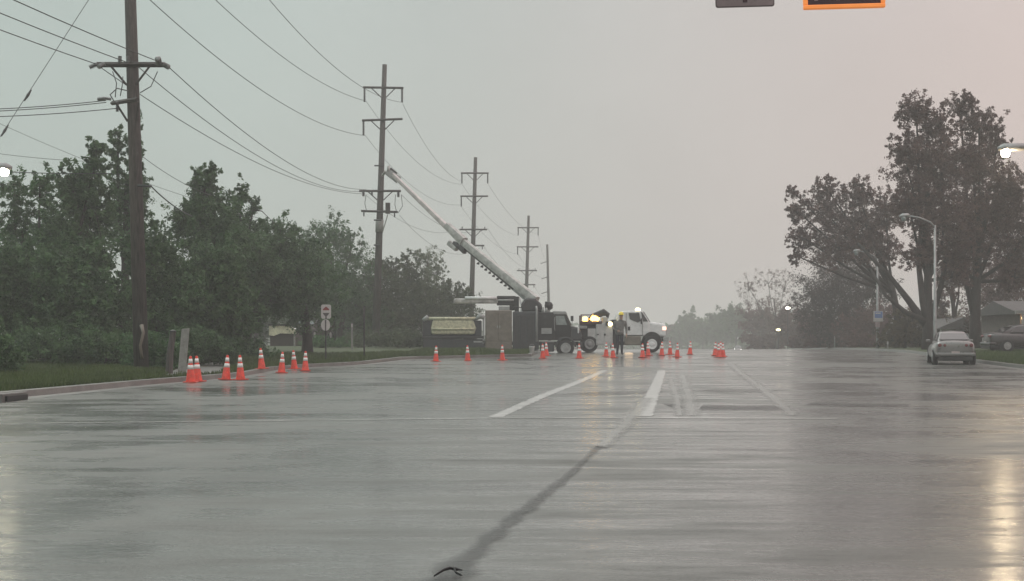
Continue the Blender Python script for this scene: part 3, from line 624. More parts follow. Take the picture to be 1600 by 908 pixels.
p5, b5 = pole(859, 382, 855, 230, .24, .17, 'farthest bare looking utility pole with short slanted arms', [dict(y=410, x0=845, x1=857, r=.06, brace=0, tilt=2), dict(y=434, x0=846, x1=858, r=.06, brace=0, tilt=2), dict(y=457, x0=846, x1=858, r=.06, brace=0, tilt=2)])

# ---------------------------------------------------------------- wires
GW = 'overhead wires between the utility poles'
def wire(a, b, sag, label, r=.018, n_=24, cat='wire', group=GW):
    a = Vector(a); b = Vector(b); pts = []
    for i in range(n_ + 1):
        t = i / n_; p = a.lerp(b, t); p.z -= sag * 4 * t * (1 - t); pts.append(p - a)
    k = MB().tube(pts, r * .72, 5); o = k.build('overhead_wire', M['wire']); o.location = a
    return tag(o, label, cat, group)
def q1(x, y, Y=47.7): return P(x, y, Y)
Y2, Y3, Y4, Y5 = 99.7, 140.7, 184.7, 229.7
wire(q1(148, -82), P(571, 212, Y2), 1.25, 'heavy cable from the view top to the boom pole second crossarm', .022)
wire(q1(148, -197), P(572, 158, Y2), 1.25, 'cable from the view top to the left end of the boom pole top crossarm', .022)
wire(q1(272, -197), P(629, 160, Y2), 1.6, 'cable from the view top to the right end of the boom pole top crossarm', .02)
wire(q1(265, 106), P(572, 296, Y2), 1.0, 'upper of three parallel wires from the near pole to the boom pole', .02)
wire(q1(206, 96), P(571, 299, Y2), 1.15, 'middle of three parallel wires from the near pole to the boom pole', .02)
wire(q1(158, 106), P(570, 303, Y2), .95, 'lower of three parallel wires from the near pole to the boom pole', .02)
B0 = lambda dx: Vector((-17.4 + dx, -6, 9.9))
wire(q1(150, 100), B0(-1.2), .75, 'lowest of three wires running from the near pole to the upper left corner', .02)
wire(q1(200, 98), B0(0), .75, 'middle of three wires running from the near pole to the upper left corner', .02)
wire(q1(262, 102), B0(1.2), .75, 'highest of three wires running from the near pole to the upper left corner', .02)
for i, (ya, yb, nm_) in enumerate([(157, 160, 'topmost'), (160, 164, 'second'), (169, 170, 'lowest')]):
    wire(q1(166 if i < 2 else 186, ya), P(-420, yb - 6, 49), .35, f'{nm_} of three level wires leaving the near pole to the left edge', .02)
wire(q1(-60, 165, 72), P(420, 345, 72), .4, 'faint thin wire crossing behind the near pole above the left trees', .014)
wire(q1(-80, 228, 70), P(130, 252, 70), .1, 'faint thin wire just above the lit lamp at the left edge', .016)
wire(q1(-40, 266, 58), P(175, 271, 58), .05, 'pale cable level in front of the left trees', .022)
wire(q1(236, 291, 47.3), P(300, 338, 54), .1, 'thick short service cable dropping right from the near pole into the trees', .03)
wire(q1(214, 238), P(330, 305, 60), .15, 'thin service wire dropping right from the near pole towards the round headed tree', .014)
gy = wire(q1(203, -100, 47.8), P(-150, 446, 45), .0, 'slanting guy wire with two dark insulators at the upper left', .014, cat='guy wire', group=None)
for yy_, xx_ in ((150, 43), (205, 7)):
    a = P(xx_ + 6, yy_ - 10, 46.6) - gy.location; c = P(xx_ - 5, yy_ + 8, 46.5) - gy.location
    MB().tube([a, (a + c) / 2, c], [.02, .05, .02], 6).build('strain_insulator', M['porcelain'], gy)
for (xa, ya, xb, yb, sg, nm_) in [(629, 162, 723, 284, 1.0, 'cable from right end of boom pole top crossarm to the pole behind the boom'),
        (572, 158, 722, 288, 1.3, 'cable from left end of boom pole top crossarm to the pole behind the boom'),
        (571, 212, 720, 320, 1.3, 'cable from the second crossarm of the boom pole passing over the raised boom'),
        (572, 305, 722, 357, 1.2, 'wire from the left of the third crossarm of the boom pole passing behind the boom'),
        (628, 305, 762, 357, 1.2, 'wire from the right of the third crossarm of the boom pole passing behind the boom'),
        (624, 336, 753, 385, 1.5, 'lowest wire from the boom pole sagging behind the boom')]:
    wire(P(xa, ya, Y2), P(xb, yb, Y3), sg, nm_, .016)
for (xa, ya, xb, yb, nm_) in [(763, 288, 842, 366, 'right cable between the pole behind the boom and the smaller far pole'), (722, 288, 810, 368, 'upper left cable between the pole behind the boom and the smaller far pole'),
        (720, 322, 809, 397, 'left cable one arm lower, ending at the smaller far pole'), (762, 357, 835, 421, 'faint lower wire right of the pole behind the boom'), (755, 384, 833, 445, 'lowest faint wire ending at the smaller far pole')]:
    wire(P(xa, ya, Y3), P(xb, yb, Y4), 1.0, nm_, .016)
for (xa, ya, xb, yb, nm_) in [(841, 366, 856, 410, 'short cable between the two farthest poles, upper one'), (809, 397, 857, 434, 'short cable between the two farthest poles, middle one'), (834, 445, 857, 458, 'short cable between the two farthest poles, lowest one')]:
    wire(P(xa, ya, Y4), P(xb, yb, Y5), .9, nm_, .016)

# ---------------------------------------------------------------- boom truck (dark) : pixel plane of its near side
S = 27.9; YT = 86.0
base = Vector(((658 - 800) / F * YT, YT, zg(YT) - .0))
bt = empty('boom_truck', base, 'dark boom truck with tall taupe cabinet and long white boom raised to the pole', 'truck')
def U(px_): return (px_ - 658) / S
def W(py_): return (551 - py_) / S
def bx(mb, x0, x1, y0, y1, d0=0, d1=2.4): return mb.box(U(x0), U(x1), d0, d1, W(y1), W(y0))
def wheel(parent, x, y, z, r, wd, rimm='lgrey', side=-1, name='wheel', axis='y'):
    k = MB().lathe([(r * .62, -wd / 2), (r * .93, -wd / 2), (r, -wd * .36), (r, wd * .36), (r * .93, wd / 2), (r * .62, wd / 2)], (x, y, z), 24, axis).build(name, M['rubber'], parent, smooth=True)
    MB().lathe([(r * .62, side * wd * .49), (r * .60, side * wd * .56), (r * .52, side * wd * .57), (r * .44, side * wd * .52), (r * .30, side * wd * .52), (r * .24, side * wd * .62), (r * .10, side * wd * .64)], (x, y, z), 20, axis).build('rim', M[rimm], k, smooth=False)
    return k
k = MB(); bx(k, 662, 905, 533, 539, .75, 1.65); k.build('chassis', M['black'], bt)
k = MB(); bx(k, 661, 757, 529, 547, .02, 2.38); k.build('lower_bin', M['navy'], bt, bevel=.03)
k = MB(); bx(k, 660, 756, 524, 528.5, -.06, 2.4); k.build('deck_rail', M['dsteel'], bt, bevel=.02)
k = MB(); bx(k, 660, 673, 500, 524, .15, 2.3); bx(k, 742, 752, 500, 524, .15, 2.3); bx(k, 673, 742, 498, 524, .9, 2.3); k.build('rear_body', M['navy'], bt, bevel=.03)
prof = [(U(674), W(522)), (U(741), W(522)), (U(744), W(512)), (U(739), W(499)), (U(676), W(499)), (U(673), W(512))]
MB().prism(prof, .02, .85).build('cream_cover', M['cream'], bt, bevel=.10)
k = MB().tube([(U(668), .05, W(497)), (U(744), .05, W(497))], .09, 10).tube([(U(674), -.02, W(513.5)), (U(741), -.02, W(513.5))], .05, 8); k.build('cover_roll', M['cream'], bt, smooth=True)
MB().tube([(U(661), .0, W(500)), (U(668), .0, W(495)), (U(670), 0, W(497))], [.10, .13, .06], 8).build('end_cap', M['lgrey'], bt, smooth=True)
MB().tube([(U(742), .0, W(499)), (U(750), .0, W(493)), (U(757), 0, W(496))], [.05, .17, .12], 8).build('end_cap', M['lgrey'], bt, smooth=True)
k = MB(); bx(k, 754, 757, 495, 536, -.02, .12); bx(k, 740, 757, 532, 534.5, -.02, .12); k.build('side_frame', M['lgrey'], bt)
k = MB(); bx(k, 744, 757, 537, 550, -.03, .3); k.build('step_box', M['dsteel'], bt, bevel=.02)
k = MB(); bx(k, 758, 800, 484, 548, 0, 2.38); k.build('cabinet', M['tan'], bt, bevel=.06)
k = MB(); [bx(k, a, b, c, d, -.025, 0) for a, b, c, d in ((760, 777, 488, 532), (779, 798, 488, 532), (760, 798, 534, 546))]; k.build('cabinet_door', M['tan'], bt, bevel=.015)
k = MB(); bx(k, 776.5, 778, 508, 512, -.06, -.02); bx(k, 780, 781.5, 508, 512, -.06, -.02); k.build('door_handle', M['lgrey'], bt)
k = MB(); bx(k, 779, 796, 477.5, 484, .5, 1.6); k.build('top_box', M['lgrey'], bt, bevel=.03)
# stowed secondary boom lying over the body
k = MB(); bx(k, 708, 778, 465, 473, .7, 1.2); k.build('stowed_jib', M['boom2'], bt, bevel=.08)
MB().tube([(U(726), .7, W(464.5)), (U(776), .7, W(464.5))], .09, 10).build('hydraulic_tube', M['white'], bt, smooth=True)
k = MB(); bx(k, 776, 806, 461, 476, .8, 1.3); k.build('jib_clamp', M['black'], bt, bevel=.04)
MB().tube([(U(778), .66, W(468)), (U(803), .66, W(468))], .05, 8).build('ram_rod', M['lgrey'], bt, smooth=True)
k = MB(); bx(k, 804, 811, 462, 488, .8, 1.2); bx(k, 796, 804, 473, 484, .9, 1.2); k.build('boom_rest', M['black'], bt, bevel=.03)
MB().tube([(U(812), .9, W(463)), (U(817), .9, W(486))], .06, 6).tube([(U(818), .8, W(466)), (U(814), .8, W(485))], .05, 6).build('support_strut', M['white'], bt)
k = MB(); bx(k, 801, 842, 486, 546, .05, 2.35); k.build('pedestal_cabinet', M['navy'], bt, bevel=.05)
k = MB(); [bx(k, a, b, 492, 542, .02, .06) for a, b in ((804, 812), (814, 822), (824, 834))]; k.build('cabinet_slat', M['dsteel'], bt, bevel=.01)
MB().prism([(U(816), W(487)), (U(814), W(474)), (U(822), W(464)), (U(836), W(465)), (U(847), W(474)), (U(848), W(487))], .6, 1.8).build('turret', M['dsteel'], bt, bevel=.12)
MB().tube([(U(838.5), -.02, W(533)), (U(838.5), -.02, W(482)), (U(838), .05, W(478))], .055, 8).build('exhaust_stack', M['lgrey'], bt, smooth=True)
k = MB(); bx(k, 841, 866, 487, 531, .1, 2.3); k.build('cab_bulkhead', M['black'], bt, bevel=.04)
k = MB(); bx(k, 850, 854, 492, 496, .07, .1); bx(k, 850, 854, 502, 506, .07, .1); k.build('marker_plate', M['dsteel'], bt)
k = MB(); bx(k, 846, 862, 512, 521, .06, .1); k.build('pale_plate', M['lgrey'], bt)
k = MB(); bx(k, 844, 866, 534, 549, .1, .6); k.build('fuel_tank', M['navy'], bt, bevel=.06); k = MB(); bx(k, 846, 866, 532, 534, -.02, .7); k.build('running_board', M['steel'], bt)
# operator seat / control stand behind the cab roof
k = MB().lathe([(.10, 0), (.22, .08), (.24, .28), (.16, .42), (.05, .46)], (U(858), .9, W(483)), 12); k.build('control_seat', M['black'], bt, smooth=True)
k = MB(); bx(k, 852, 856, 470, 483, .7, 1.1); k.build('control_panel', M['black'], bt, bevel=.03)
MB().tube([(U(848), .5, W(487)), (U(849), .5, W(479))], [.1, .05], 8).tube([(U(854), .5, W(487)), (U(854), .5, W(480))], [.1, .05], 8).build('vent_cap', M['lgrey'], bt, smooth=True)
# cab and bonnet
cabp = [(U(865), W(531)), (U(865), W(492)), (U(867), W(487.5)), (U(884), W(487.5)), (U(892), W(508)), (U(892), W(531))]
MB().prism(cabp, .12, 2.28).build('cab', M['black'], bt, bevel=.06)
MB().prism([(U(863), W(491)), (U(864), W(485)), (U(884), W(485.5)), (U(887), W(491))], .1, 2.3).build('cab_roof', M['lgrey'], bt, bevel=.05)
MB().prism([(U(869), W(507)), (U(868.5), W(493)), (U(881.5), W(493)), (U(886), W(507))], .085, .13).build('side_window', M['pglass'], bt)
MB().prism([(U(885.2), W(489)), (U(893.2), W(507)), (U(892.3), W(508)), (U(884), W(489.5))], .25, 2.15).build('windscreen', M['glass'], bt)
MB().prism([(U(888), W(532)), (U(888), W(508)), (U(903), W(511.5)), (U(908), W(515)), (U(909), W(532))], .22, 2.18).build('bonnet', M['navy'], bt, bevel=.10)
MB().prism([(U(888), W(506.7)), (U(888), W(509.5)), (U(904), W(513)), (U(903), W(510.2))], .3, 2.1).build('bonnet_top', M['lgrey'], bt, bevel=.03)
MB().prism([(U(884 + 17 * math.cos(a)), W(543 - 17.5 * math.sin(a))) for a in np.linspace(.1, math.pi - .1, 12)] + [(U(884 + 14.2 * math.cos(a)), W(543 - 14.6 * math.sin(a))) for a in np.linspace(math.pi - .1, .1, 12)], .05, .55).build('mudguard', M['navy'], bt, bevel=.03)
k = MB(); bx(k, 904, 910, 534, 545, .1, 2.3); k.build('bumper', M['dsteel'], bt, bevel=.04)
k = MB(); bx(k, 902.5, 905, 510, 520, .1, .22); k.build('mirror', M['white'], bt, bevel=.02)
MB().lathe([(.13, -.03), (.12, 0), (.03, .03)], (U(908.5), .45, W(524)), 12, 'x').build('headlight', M['pglass'], bt, smooth=True)
wheel(bt, U(884), .25, W(543.5) + .02, .47, .32); wheel(bt, U(884), 2.15, W(543.5) + .02, .47, .32, side=1)
for xx in (700, 733):
    wheel(bt, U(xx), .42, .47, .47, .5); wheel(bt, U(xx), 1.98, .47, .47, .5, side=1)
k = MB(); [bx(k, a, a + 7, 546.2, 547.6, -.012, .0) for a in (662, 676, 690, 704, 718, 732)]; k.build('reflective_tape', M['signr'], bt)
k = MB(); [bx(k, a, a + 1.6, 531.5, 545, -.01, .02) for a in (684, 708, 731)]; k.build('bin_rib', M['dsteel'], bt)
MB().tube([(U(800), .3, W(484)), (U(806), .2, W(478)), (U(814), .25, W(480)), (U(820), .4, W(470))], .035, 6).build('hydraulic_hose', M['black'], bt, smooth=True)
MB().tube([(U(867), .06, W(495)), (U(866.5), .0, W(500)), (U(866.5), .0, W(512)), (U(867), .06, W(516))], .018, 6).build('grab_handle', M['steel'], bt)
k = MB(); bx(k, 893.4, 894.2, 494, 507, -.05, .0); bx(k, 891.5, 895.8, 493, 501, -.14, -.06); k.build('side_mirror', M['black'], bt)
k = MB(); bx(k, 874.5, 875.1, 492, 530, .098, .12); bx(k, 866, 866.6, 509, 530, .098, .12); k.build('door_seam', M['dsteel'], bt)
# the raised boom, in world space up to the pole
def bl(px_, py_, Y): return P(px_, py_, Y) - base
A0 = bl(838, 470, 87.1); A1 = bl(716, 372, 91.0); A2 = bl(702, 357, 91.4); A3 = bl(612, 271, 96.5)
def beam(a, b, w0, w1, h0, h1):
    a, b = Vector(a), Vector(b); d = (b - a).normalized(); s_ = d.cross(Vector((0, 0, 1))).normalized(); u_ = s_.cross(d).normalized(); k = MB(); vs = []
    for p, ww, hh in ((a, w0, h0), (b, w1, h1)):
        for i in range(12):
            q = 2 * math.pi * i / 12 + math.pi / 12; c, s2 = math.cos(q), math.sin(q)
            f = max(abs(c), abs(s2)) ** .6
            vs.append(p + s_ * c / f * ww / 2 + u_ * s2 / f * hh / 2)
    k.add(vs, [tuple(range(11, -1, -1)), tuple(range(12, 24))] + [(i, (i + 1) % 12, (i + 1) % 12 + 12, i + 12) for i in range(12)]); return k
beam(A0, A1, .42, .34, .52, .42).build('lower_boom', M['boom2'], bt)
beam(A1.lerp(A0, -.02), A3, .26, .20, .34, .24).build('upper_boom', M['boom'], bt)
d = (A1 - A0).normalized(); sd_ = d.cross(Vector((0, 0, 1))).normalized(); dn = sd_.cross(d).normalized() * -1
beam(A0 + dn * .38 + d * .2, A0 + dn * .30 + d * 3.2, .12, .10, .16, .14).build('lift_cylinder', M['lgrey'], bt)
beam(A0.lerp(A1, .25) + dn * .30, A0.lerp(A1, .99) + dn * .22, .12, .12, .16, .2).build('hose_tray', M['black'], bt)
k = MB()
for i in range(9):
    c = A0.lerp(A1, .30 + .05 * i) + dn * .44
    k.tube([c - d * .07, c + d * .05 + dn * .1], [.09, .03], 6)
k.build('hose_loop', M['black'], bt, smooth=True)
beam(A1 - d * .5 - dn * .05, A2 + d * .25 - dn * .05, .5, .42, .55, .42).build('elbow_joint', M['boom2'], bt)
beam(A1 + dn * .35 - d * .9, A1 + dn * .40 + d * .15, .35, .25, .42, .2).build('elbow_cover', M['dsteel'], bt)
beam(A1 + dn * .62 - d * .25, A1 + dn * .62 + d * .5, .3, .3, .28, .32).build('elbow_winch', M['boom2'], bt)
T0 = bl(612, 271, 96.5)
beam(T0 + Vector((.45, 0, -.42)), T0 + Vector((-.30, 0, .12)), .42, .36, .5, .42).build('boom_head', M['lgrey'], bt)
beam(T0 + Vector((.30, 0, -.05)), T0 + Vector((-.10, 0, .30)), .2, .2, .2, .2).build('head_guide', M['dsteel'], bt)
MB().tube([bl(607, 268, 96.4), bl(607, 259, 96.4)], [.11, .09], 8).tube([bl(602, 268, 96.4), bl(598, 274, 97.2)], .08, 8).build('jib_tip', M['boom2'], bt, smooth=True)

# ---------------------------------------------------------------- white utility truck
S2 = 27.3; YW = 88.0
wbase = Vector(((908 - 800) / F * YW, YW - .2, zg(YW)))
wt = empty('utility_truck', wbase, 'white utility truck with open service body and lit amber lamps', 'truck', rz=0)
def U(px_): return (px_ - 908) / S2
def W(py_): return (551.5 - py_) / S2
def bx(mb, x0, x1, y0, y1, d0=0, d1=2.2): return mb.box(U(x0), U(x1), d0, d1, W(y1), W(y0))
k = MB(); bx(k, 912, 1036, 534, 540, .65, 1.55); k.build('chassis', M['black'], wt)
k = MB(); bx(k, 918, 931, 514, 532, .05, 2.15); bx(k, 931, 957, 505, 540, 0, 2.2); k.build('service_body', M['svc'], wt, bevel=.03)
k = MB(); bx(k, 933, 943.5, 508, 538, -.02, 0); bx(k, 945, 955.5, 508, 538, -.02, 0); k.build('locker_door', M['svc'], wt, bevel=.01)
k = MB(); bx(k, 932, 935.5, 522.4, 524, -.06, -.02); bx(k, 943.5, 946, 522, 525, -.06, -.02); k.build('door_handle', M['dsteel'], wt)
k = MB(); bx(k, 907, 941, 502.5, 508, .0, 2.1); k.build('bed_rail', M['brown'], wt, bevel=.03)
k = MB(); bx(k, 907, 909, 493, 503, 0, .12); bx(k, 907, 938, 492, 493.6, .0, .12); bx(k, 907, 909, 493, 503, 1.9, 2.02); k.build('ladder_rack', M['brown'], wt)
k = MB(); bx(k, 906, 931, 508, 530, .3, 2.1); k.build('rear_bed', M['black'], wt, bevel=.03)
k = MB(); bx(k, 905, 917, 509.5, 514, .02, .3); k.build('tail_step', M['lgrey'], wt, bevel=.03)
MB().lathe([(.05, -.1), (.16, -.06), (.16, .10), (.06, .16)], (U(914.5), .35, W(500)), 12).build('beacon', M['amber'], wt, smooth=True)
MB().tube([(U(924), .35, W(501)), (U(927), .35, W(496.5)), (U(936), .35, W(499.8))], [.10, .19, .10], 8).build('beacon', M['amber'], wt, smooth=True)
MB().tube([(U(920), .9, W(501)), (U(928), .8, W(494)), (U(938), .8, W(491)), (U(944), .8, W(488.5)), (U(951), .8, W(492)), (U(950), .8, W(498))], [.1, .16, .2, .22, .14, .06], 9).build('folded_crane', M['black'], wt, smooth=True)
k = MB(); bx(k, 941, 950, 496, 506, .4, 1.3); k.build('crane_mount', M['lgrey'], wt, bevel=.04)
MB().lathe([(.04, -.08), (.12, -.05), (.12, .06), (.05, .1)], (U(953), -.05, W(506.8)), 12, 'y').build('work_light', M['warm'], wt, smooth=True)
k = MB(); bx(k, 946, 950, 503, 510, -.1, 0); k.build('light_bracket', M['black'], wt)
k = MB(); bx(k, 957, 964, 500, 545, .3, 2.1); k.build('cab_gap_shade', M['black'], wt)  # black box standing in for the shade in the gap behind the cab
# crew cab
cab = [(U(964), W(526)), (U(963), W(497)), (U(966), W(489)), (U(975), W(486.5)), (U(1002), W(486)), (U(1005), W(488)), (U(1015), W(504)), (U(1016), W(526))]
MB().prism(cab, .10, 2.1).build('cab', M['white'], wt, bevel=.09)
MB().prism([(U(982), W(489.5)), (U(998.5), W(489.5)), (U(1001), W(502)), (U(996), W(504.5)), (U(984), W(499.5))], .07, .12).build('side_window', M['glass'], wt, bevel=.01)
MB().prism([(U(1003.5), W(486.8)), (U(1006.3), W(487.8)), (U(1016.2), W(503.6)), (U(1014.6), W(504.6))], .22, 1.98).build('windscreen', M['glass'], wt)
MB().prism([(U(1001.5), W(488.5)), (U(1003.3), W(488.5)), (U(1012.5), W(503)), (U(1004.5), W(503))], .085, .12).build('quarter_window', M['glass'], wt)
k = MB(); bx(k, 1000.5, 1003, 498, 507, -.12, -.02); k.build('mirror', M['black'], wt, bevel=.03)
k = MB(); bx(k, 981, 984.5, 511, 517, .06, .12); k.build('door_handle', M['black'], wt, bevel=.01)
k = MB(); bx(k, 978, 978.6, 490, 525, .085, .11); bx(k, 1003.2, 1003.8, 505, 525, .085, .11); bx(k, 978, 1003, 524.2, 525, .085, .11); k.build('door_seam', M['dsteel'], wt)
MB().prism([(U(1010), W(527)), (U(1010), W(503.5)), (U(1018), W(503.5)), (U(1036), W(506)), (U(1041.5), W(510)), (U(1042), W(527))], .16, 2.04).build('bonnet', M['white'], wt, bevel=.12)
k = MB(); bx(k, 1041.5, 1043, 511, 524, .5, 1.7); k.build('grille', M['dsteel'], wt, bevel=.02)
k = MB(); bx(k, 1035, 1041.2, 511, 516.5, .12, .17); k.build('headlight', M['tailpink'], wt, bevel=.02)
k = MB(); bx(k, 1036, 1044, 527, 534, .05, 2.15); k.build('bumper', M['lgrey'], wt, bevel=.04)
MB().prism([(U(1018.5 + 15.5 * math.cos(a)), W(536 - 17 * math.sin(a))) for a in np.linspace(0, math.pi, 14)], .04, .6).build('wheel_arch', M['black'], wt)
k = MB(); bx(k, 976, 1001, 526, 540, .0, .6); k.build('side_step_box', M['tan'], wt, bevel=.04)
wheel(wt, U(1018), .03, .48, .48, .34, 'white'); wheel(wt, U(1018), 1.98, .48, .48, .34, 'steel', side=1)
wheel(wt, U(921), .26, .48, .48, .46, 'steel'); wheel(wt, U(921), 1.94, .48, .48, .46, 'steel', side=1)
MB().lathe([(.13, 0), (.15, .05), (.12, .15), (.03, .18)], (U(998), .8, W(486.3)), 12).build('roof_beacon', M['warm'], wt, smooth=True)
ul = bpy.data.lights.new('added_ground_glow', 'POINT'); ul.energy = 7; ul.color = (1, .66, .36); ul.shadow_soft_size = .25  # light added under the truck to make the warm glow on the ground
uo = bpy.data.objects.new('added_glow_light', ul); col.objects.link(uo); uo.parent = wt; uo.location = (U(984), 1.0, .32)
MB().lathe([(.03, -.03), (.07, -.02), (.07, .02), (.03, .03)], (U(984), 1.5, .5), 10).build('added_glow_bulb', M['porch'], wt, smooth=True)  # small glowing bulb added with that light, no part of the truck

# ---------------------------------------------------------------- worker
def person():
    Y = 80.6; b = Vector(((968 - 800) / F * Y, Y, zg(Y)))
    t = empty('person', b, 'worker in dark jacket and yellow hard hat standing before the white truck', 'person', rz=R(0))
    J = {}; verts = []; edges = []; rad = []
    def v(name, x, y, z_, r, parent=None):
        J[name] = len(verts); verts.append((x, y, z_)); rad.append(r)
        if parent: edges.append((J[parent], J[name]))
    k = 1.21
    def a(n_, x, y, z_, r, p=None): v(n_, x * k, y * k, z_ * k, r * k, p)
    a('pelvis', 0, 0, .98, .165); a('waist', .0, 0, 1.12, .185, 'pelvis'); a('chest', .03, 0, 1.34, .215, 'waist'); a('neck0', .05, 0, 1.50, .10, 'chest')
    a('neck', .06, -.01, 1.56, .062, 'neck0'); a('head0', .07, -.02, 1.64, .085, 'neck'); a('head', .07, -.02, 1.73, .095, 'head0'); a('crown', .07, -.02, 1.80, .06, 'head')
    for s_, n_ in ((-1, 'l'), (1, 'r')):
        a('hip' + n_, s_ * .09, 0, .90, .115, 'pelvis'); a('knee' + n_, s_ * .10 + (.03 if s_ < 0 else 0), -.05, .50, .075, 'hip' + n_); a('ank' + n_, s_ * .10, .02, .11, .052, 'knee' + n_)
        a('toe' + n_, s_ * .115, -.16, .045, .045, 'ank' + n_)
        a('sh' + n_, s_ * .22 + .03, 0, 1.42, .095, 'chest')
        if s_ < 0: a('el' + n_, -.28, -.05, 1.16, .056, 'sh' + n_); a('wr' + n_, -.16, -.25, 1.06, .038, 'el' + n_); hd = Vector((.10, -.06, .0))
        else: a('el' + n_, .30, .02, 1.15, .056, 'sh' + n_); a('wr' + n_, .29, -.12, .92, .038, 'el' + n_); hd = Vector((0, -.04, -.10))
        w_ = Vector(verts[J['wr' + n_]]) / k; side = Vector((0, 1, 0)) if s_ > 0 else Vector((0, 0, 1))
        a('palm' + n_, *(w_ + hd * .7), .034, 'wr' + n_)
        for fi in range(4):
            o_ = side * (fi - 1.5) * .021; L_ = (.8, 1, .95, .75)[fi]
            a(f'f{n_}{fi}a', *(w_ + hd * 1.1 + o_), .0105, 'palm' + n_); a(f'f{n_}{fi}b', *(w_ + hd * (1.1 + .38 * L_) + o_ + Vector((-.004, 0, 0))), .0095, f'f{n_}{fi}a'); a(f'f{n_}{fi}c', *(w_ + hd * (1.1 + .66 * L_) + o_ + Vector((-.018, 0, 0))), .008, f'f{n_}{fi}b')
        a(f't{n_}a', *(w_ + hd * .55 + side * -.045), .012, 'palm' + n_); a(f't{n_}b', *(w_ + hd * .95 + side * -.062), .010, f't{n_}a')
    me = bpy.data.meshes.new('sk'); me.from_pydata(verts, edges, []); o = bpy.data.objects.new('sk', me); col.objects.link(o)
    md = o.modifiers.new('skin', 'SKIN'); md.use_smooth_shade = True
    for i, r in enumerate(rad):
        me.skin_vertices[0].data[i].radius = (r, r)
    me.skin_vertices[0].data[0].use_root = True
    o.modifiers.new('sub', 'SUBSURF').levels = 1
    dg = bpy.context.evaluated_depsgraph_get(); nm_ = bpy.data.meshes.new_from_object(o.evaluated_get(dg)); nm_.name = 'body'
    bpy.data.objects.remove(o)
    for q in nm_.vertices:      # flatten torso front-to-back
        if .9 * k < q.co.z < 1.5 * k and abs(q.co.x) < .25 * k: q.co.y *= .72
    nm_.materials.clear()
    for x in ('jacket', 'pants', 'skin', 'rubber'): nm_.materials.append(M[x])
    for p in nm_.polygons:
        c = p.center / k; i = 0
        if c.z < .14: i = 3
        elif c.z < .90 and abs(c.x) < .22: i = 1
        elif c.z > 1.545: i = 2
        for n_ in ('l', 'r'):
            if (p.center - Vector(verts[J['palm' + n_]])).length < .11 * k and abs(c.x) > .0 and (p.center - Vector(verts[J['wr' + n_]])).length > .035 and c.z < 1.2 and (Vector(verts[J['el' + n_]]) - p.center).length > .27 * k: i = 2
        p.material_index = i; p.use_smooth = True
    bo = bpy.data.objects.new('body', nm_); col.objects.link(bo); bo.parent = t
    hc = Vector((.07 * k, -.02 * k, 1.76 * k))
    MB().lathe([(.150, -.01), (.155, .0), (.128, .012), (.126, .06), (.105, .11), (.06, .145), (.01, .155)], hc, 18).build('hard_hat', M['hat'], t, smooth=True)
    hr = MB()
    hr.lathe([(.02, -.115), (.085, -.10), (.104, -.03), (.106, .0)], hc + Vector((0, .012, 0)), 16).build('hair', M['brown'], t, smooth=True)
    f = MB(); fc = hc + Vector((0, -.10, -.05))
    f.tube([fc + Vector((0, .0, .02)), fc + Vector((0, -.025, -.02)), fc + Vector((0, .0, -.03))], [.008, .016, .01], 6).build('nose', M['skin'], t, smooth=True)
    f = MB()
    for s_ in (-1, 1): f.lathe([(.004, -.006), (.011, 0), (.004, .006)], fc + Vector((s_ * .035, .004, .02)), 8, 'y')
    f.build('eyes', M['black'], t, smooth=True)
    MB().box(-.026, .026, -.004, .006, -.004, .004, Matrix.Translation(fc + Vector((0, 0, -.06)))).build('mouth', M['signr'], t)
    # open jacket hem
    MB().lathe([(.215, -.14), (.215, -.02), (.19, .06)], (0, 0, 1.0 * k), 16).build('jacket_hem', M['jacket'], t, smooth=True)
person()

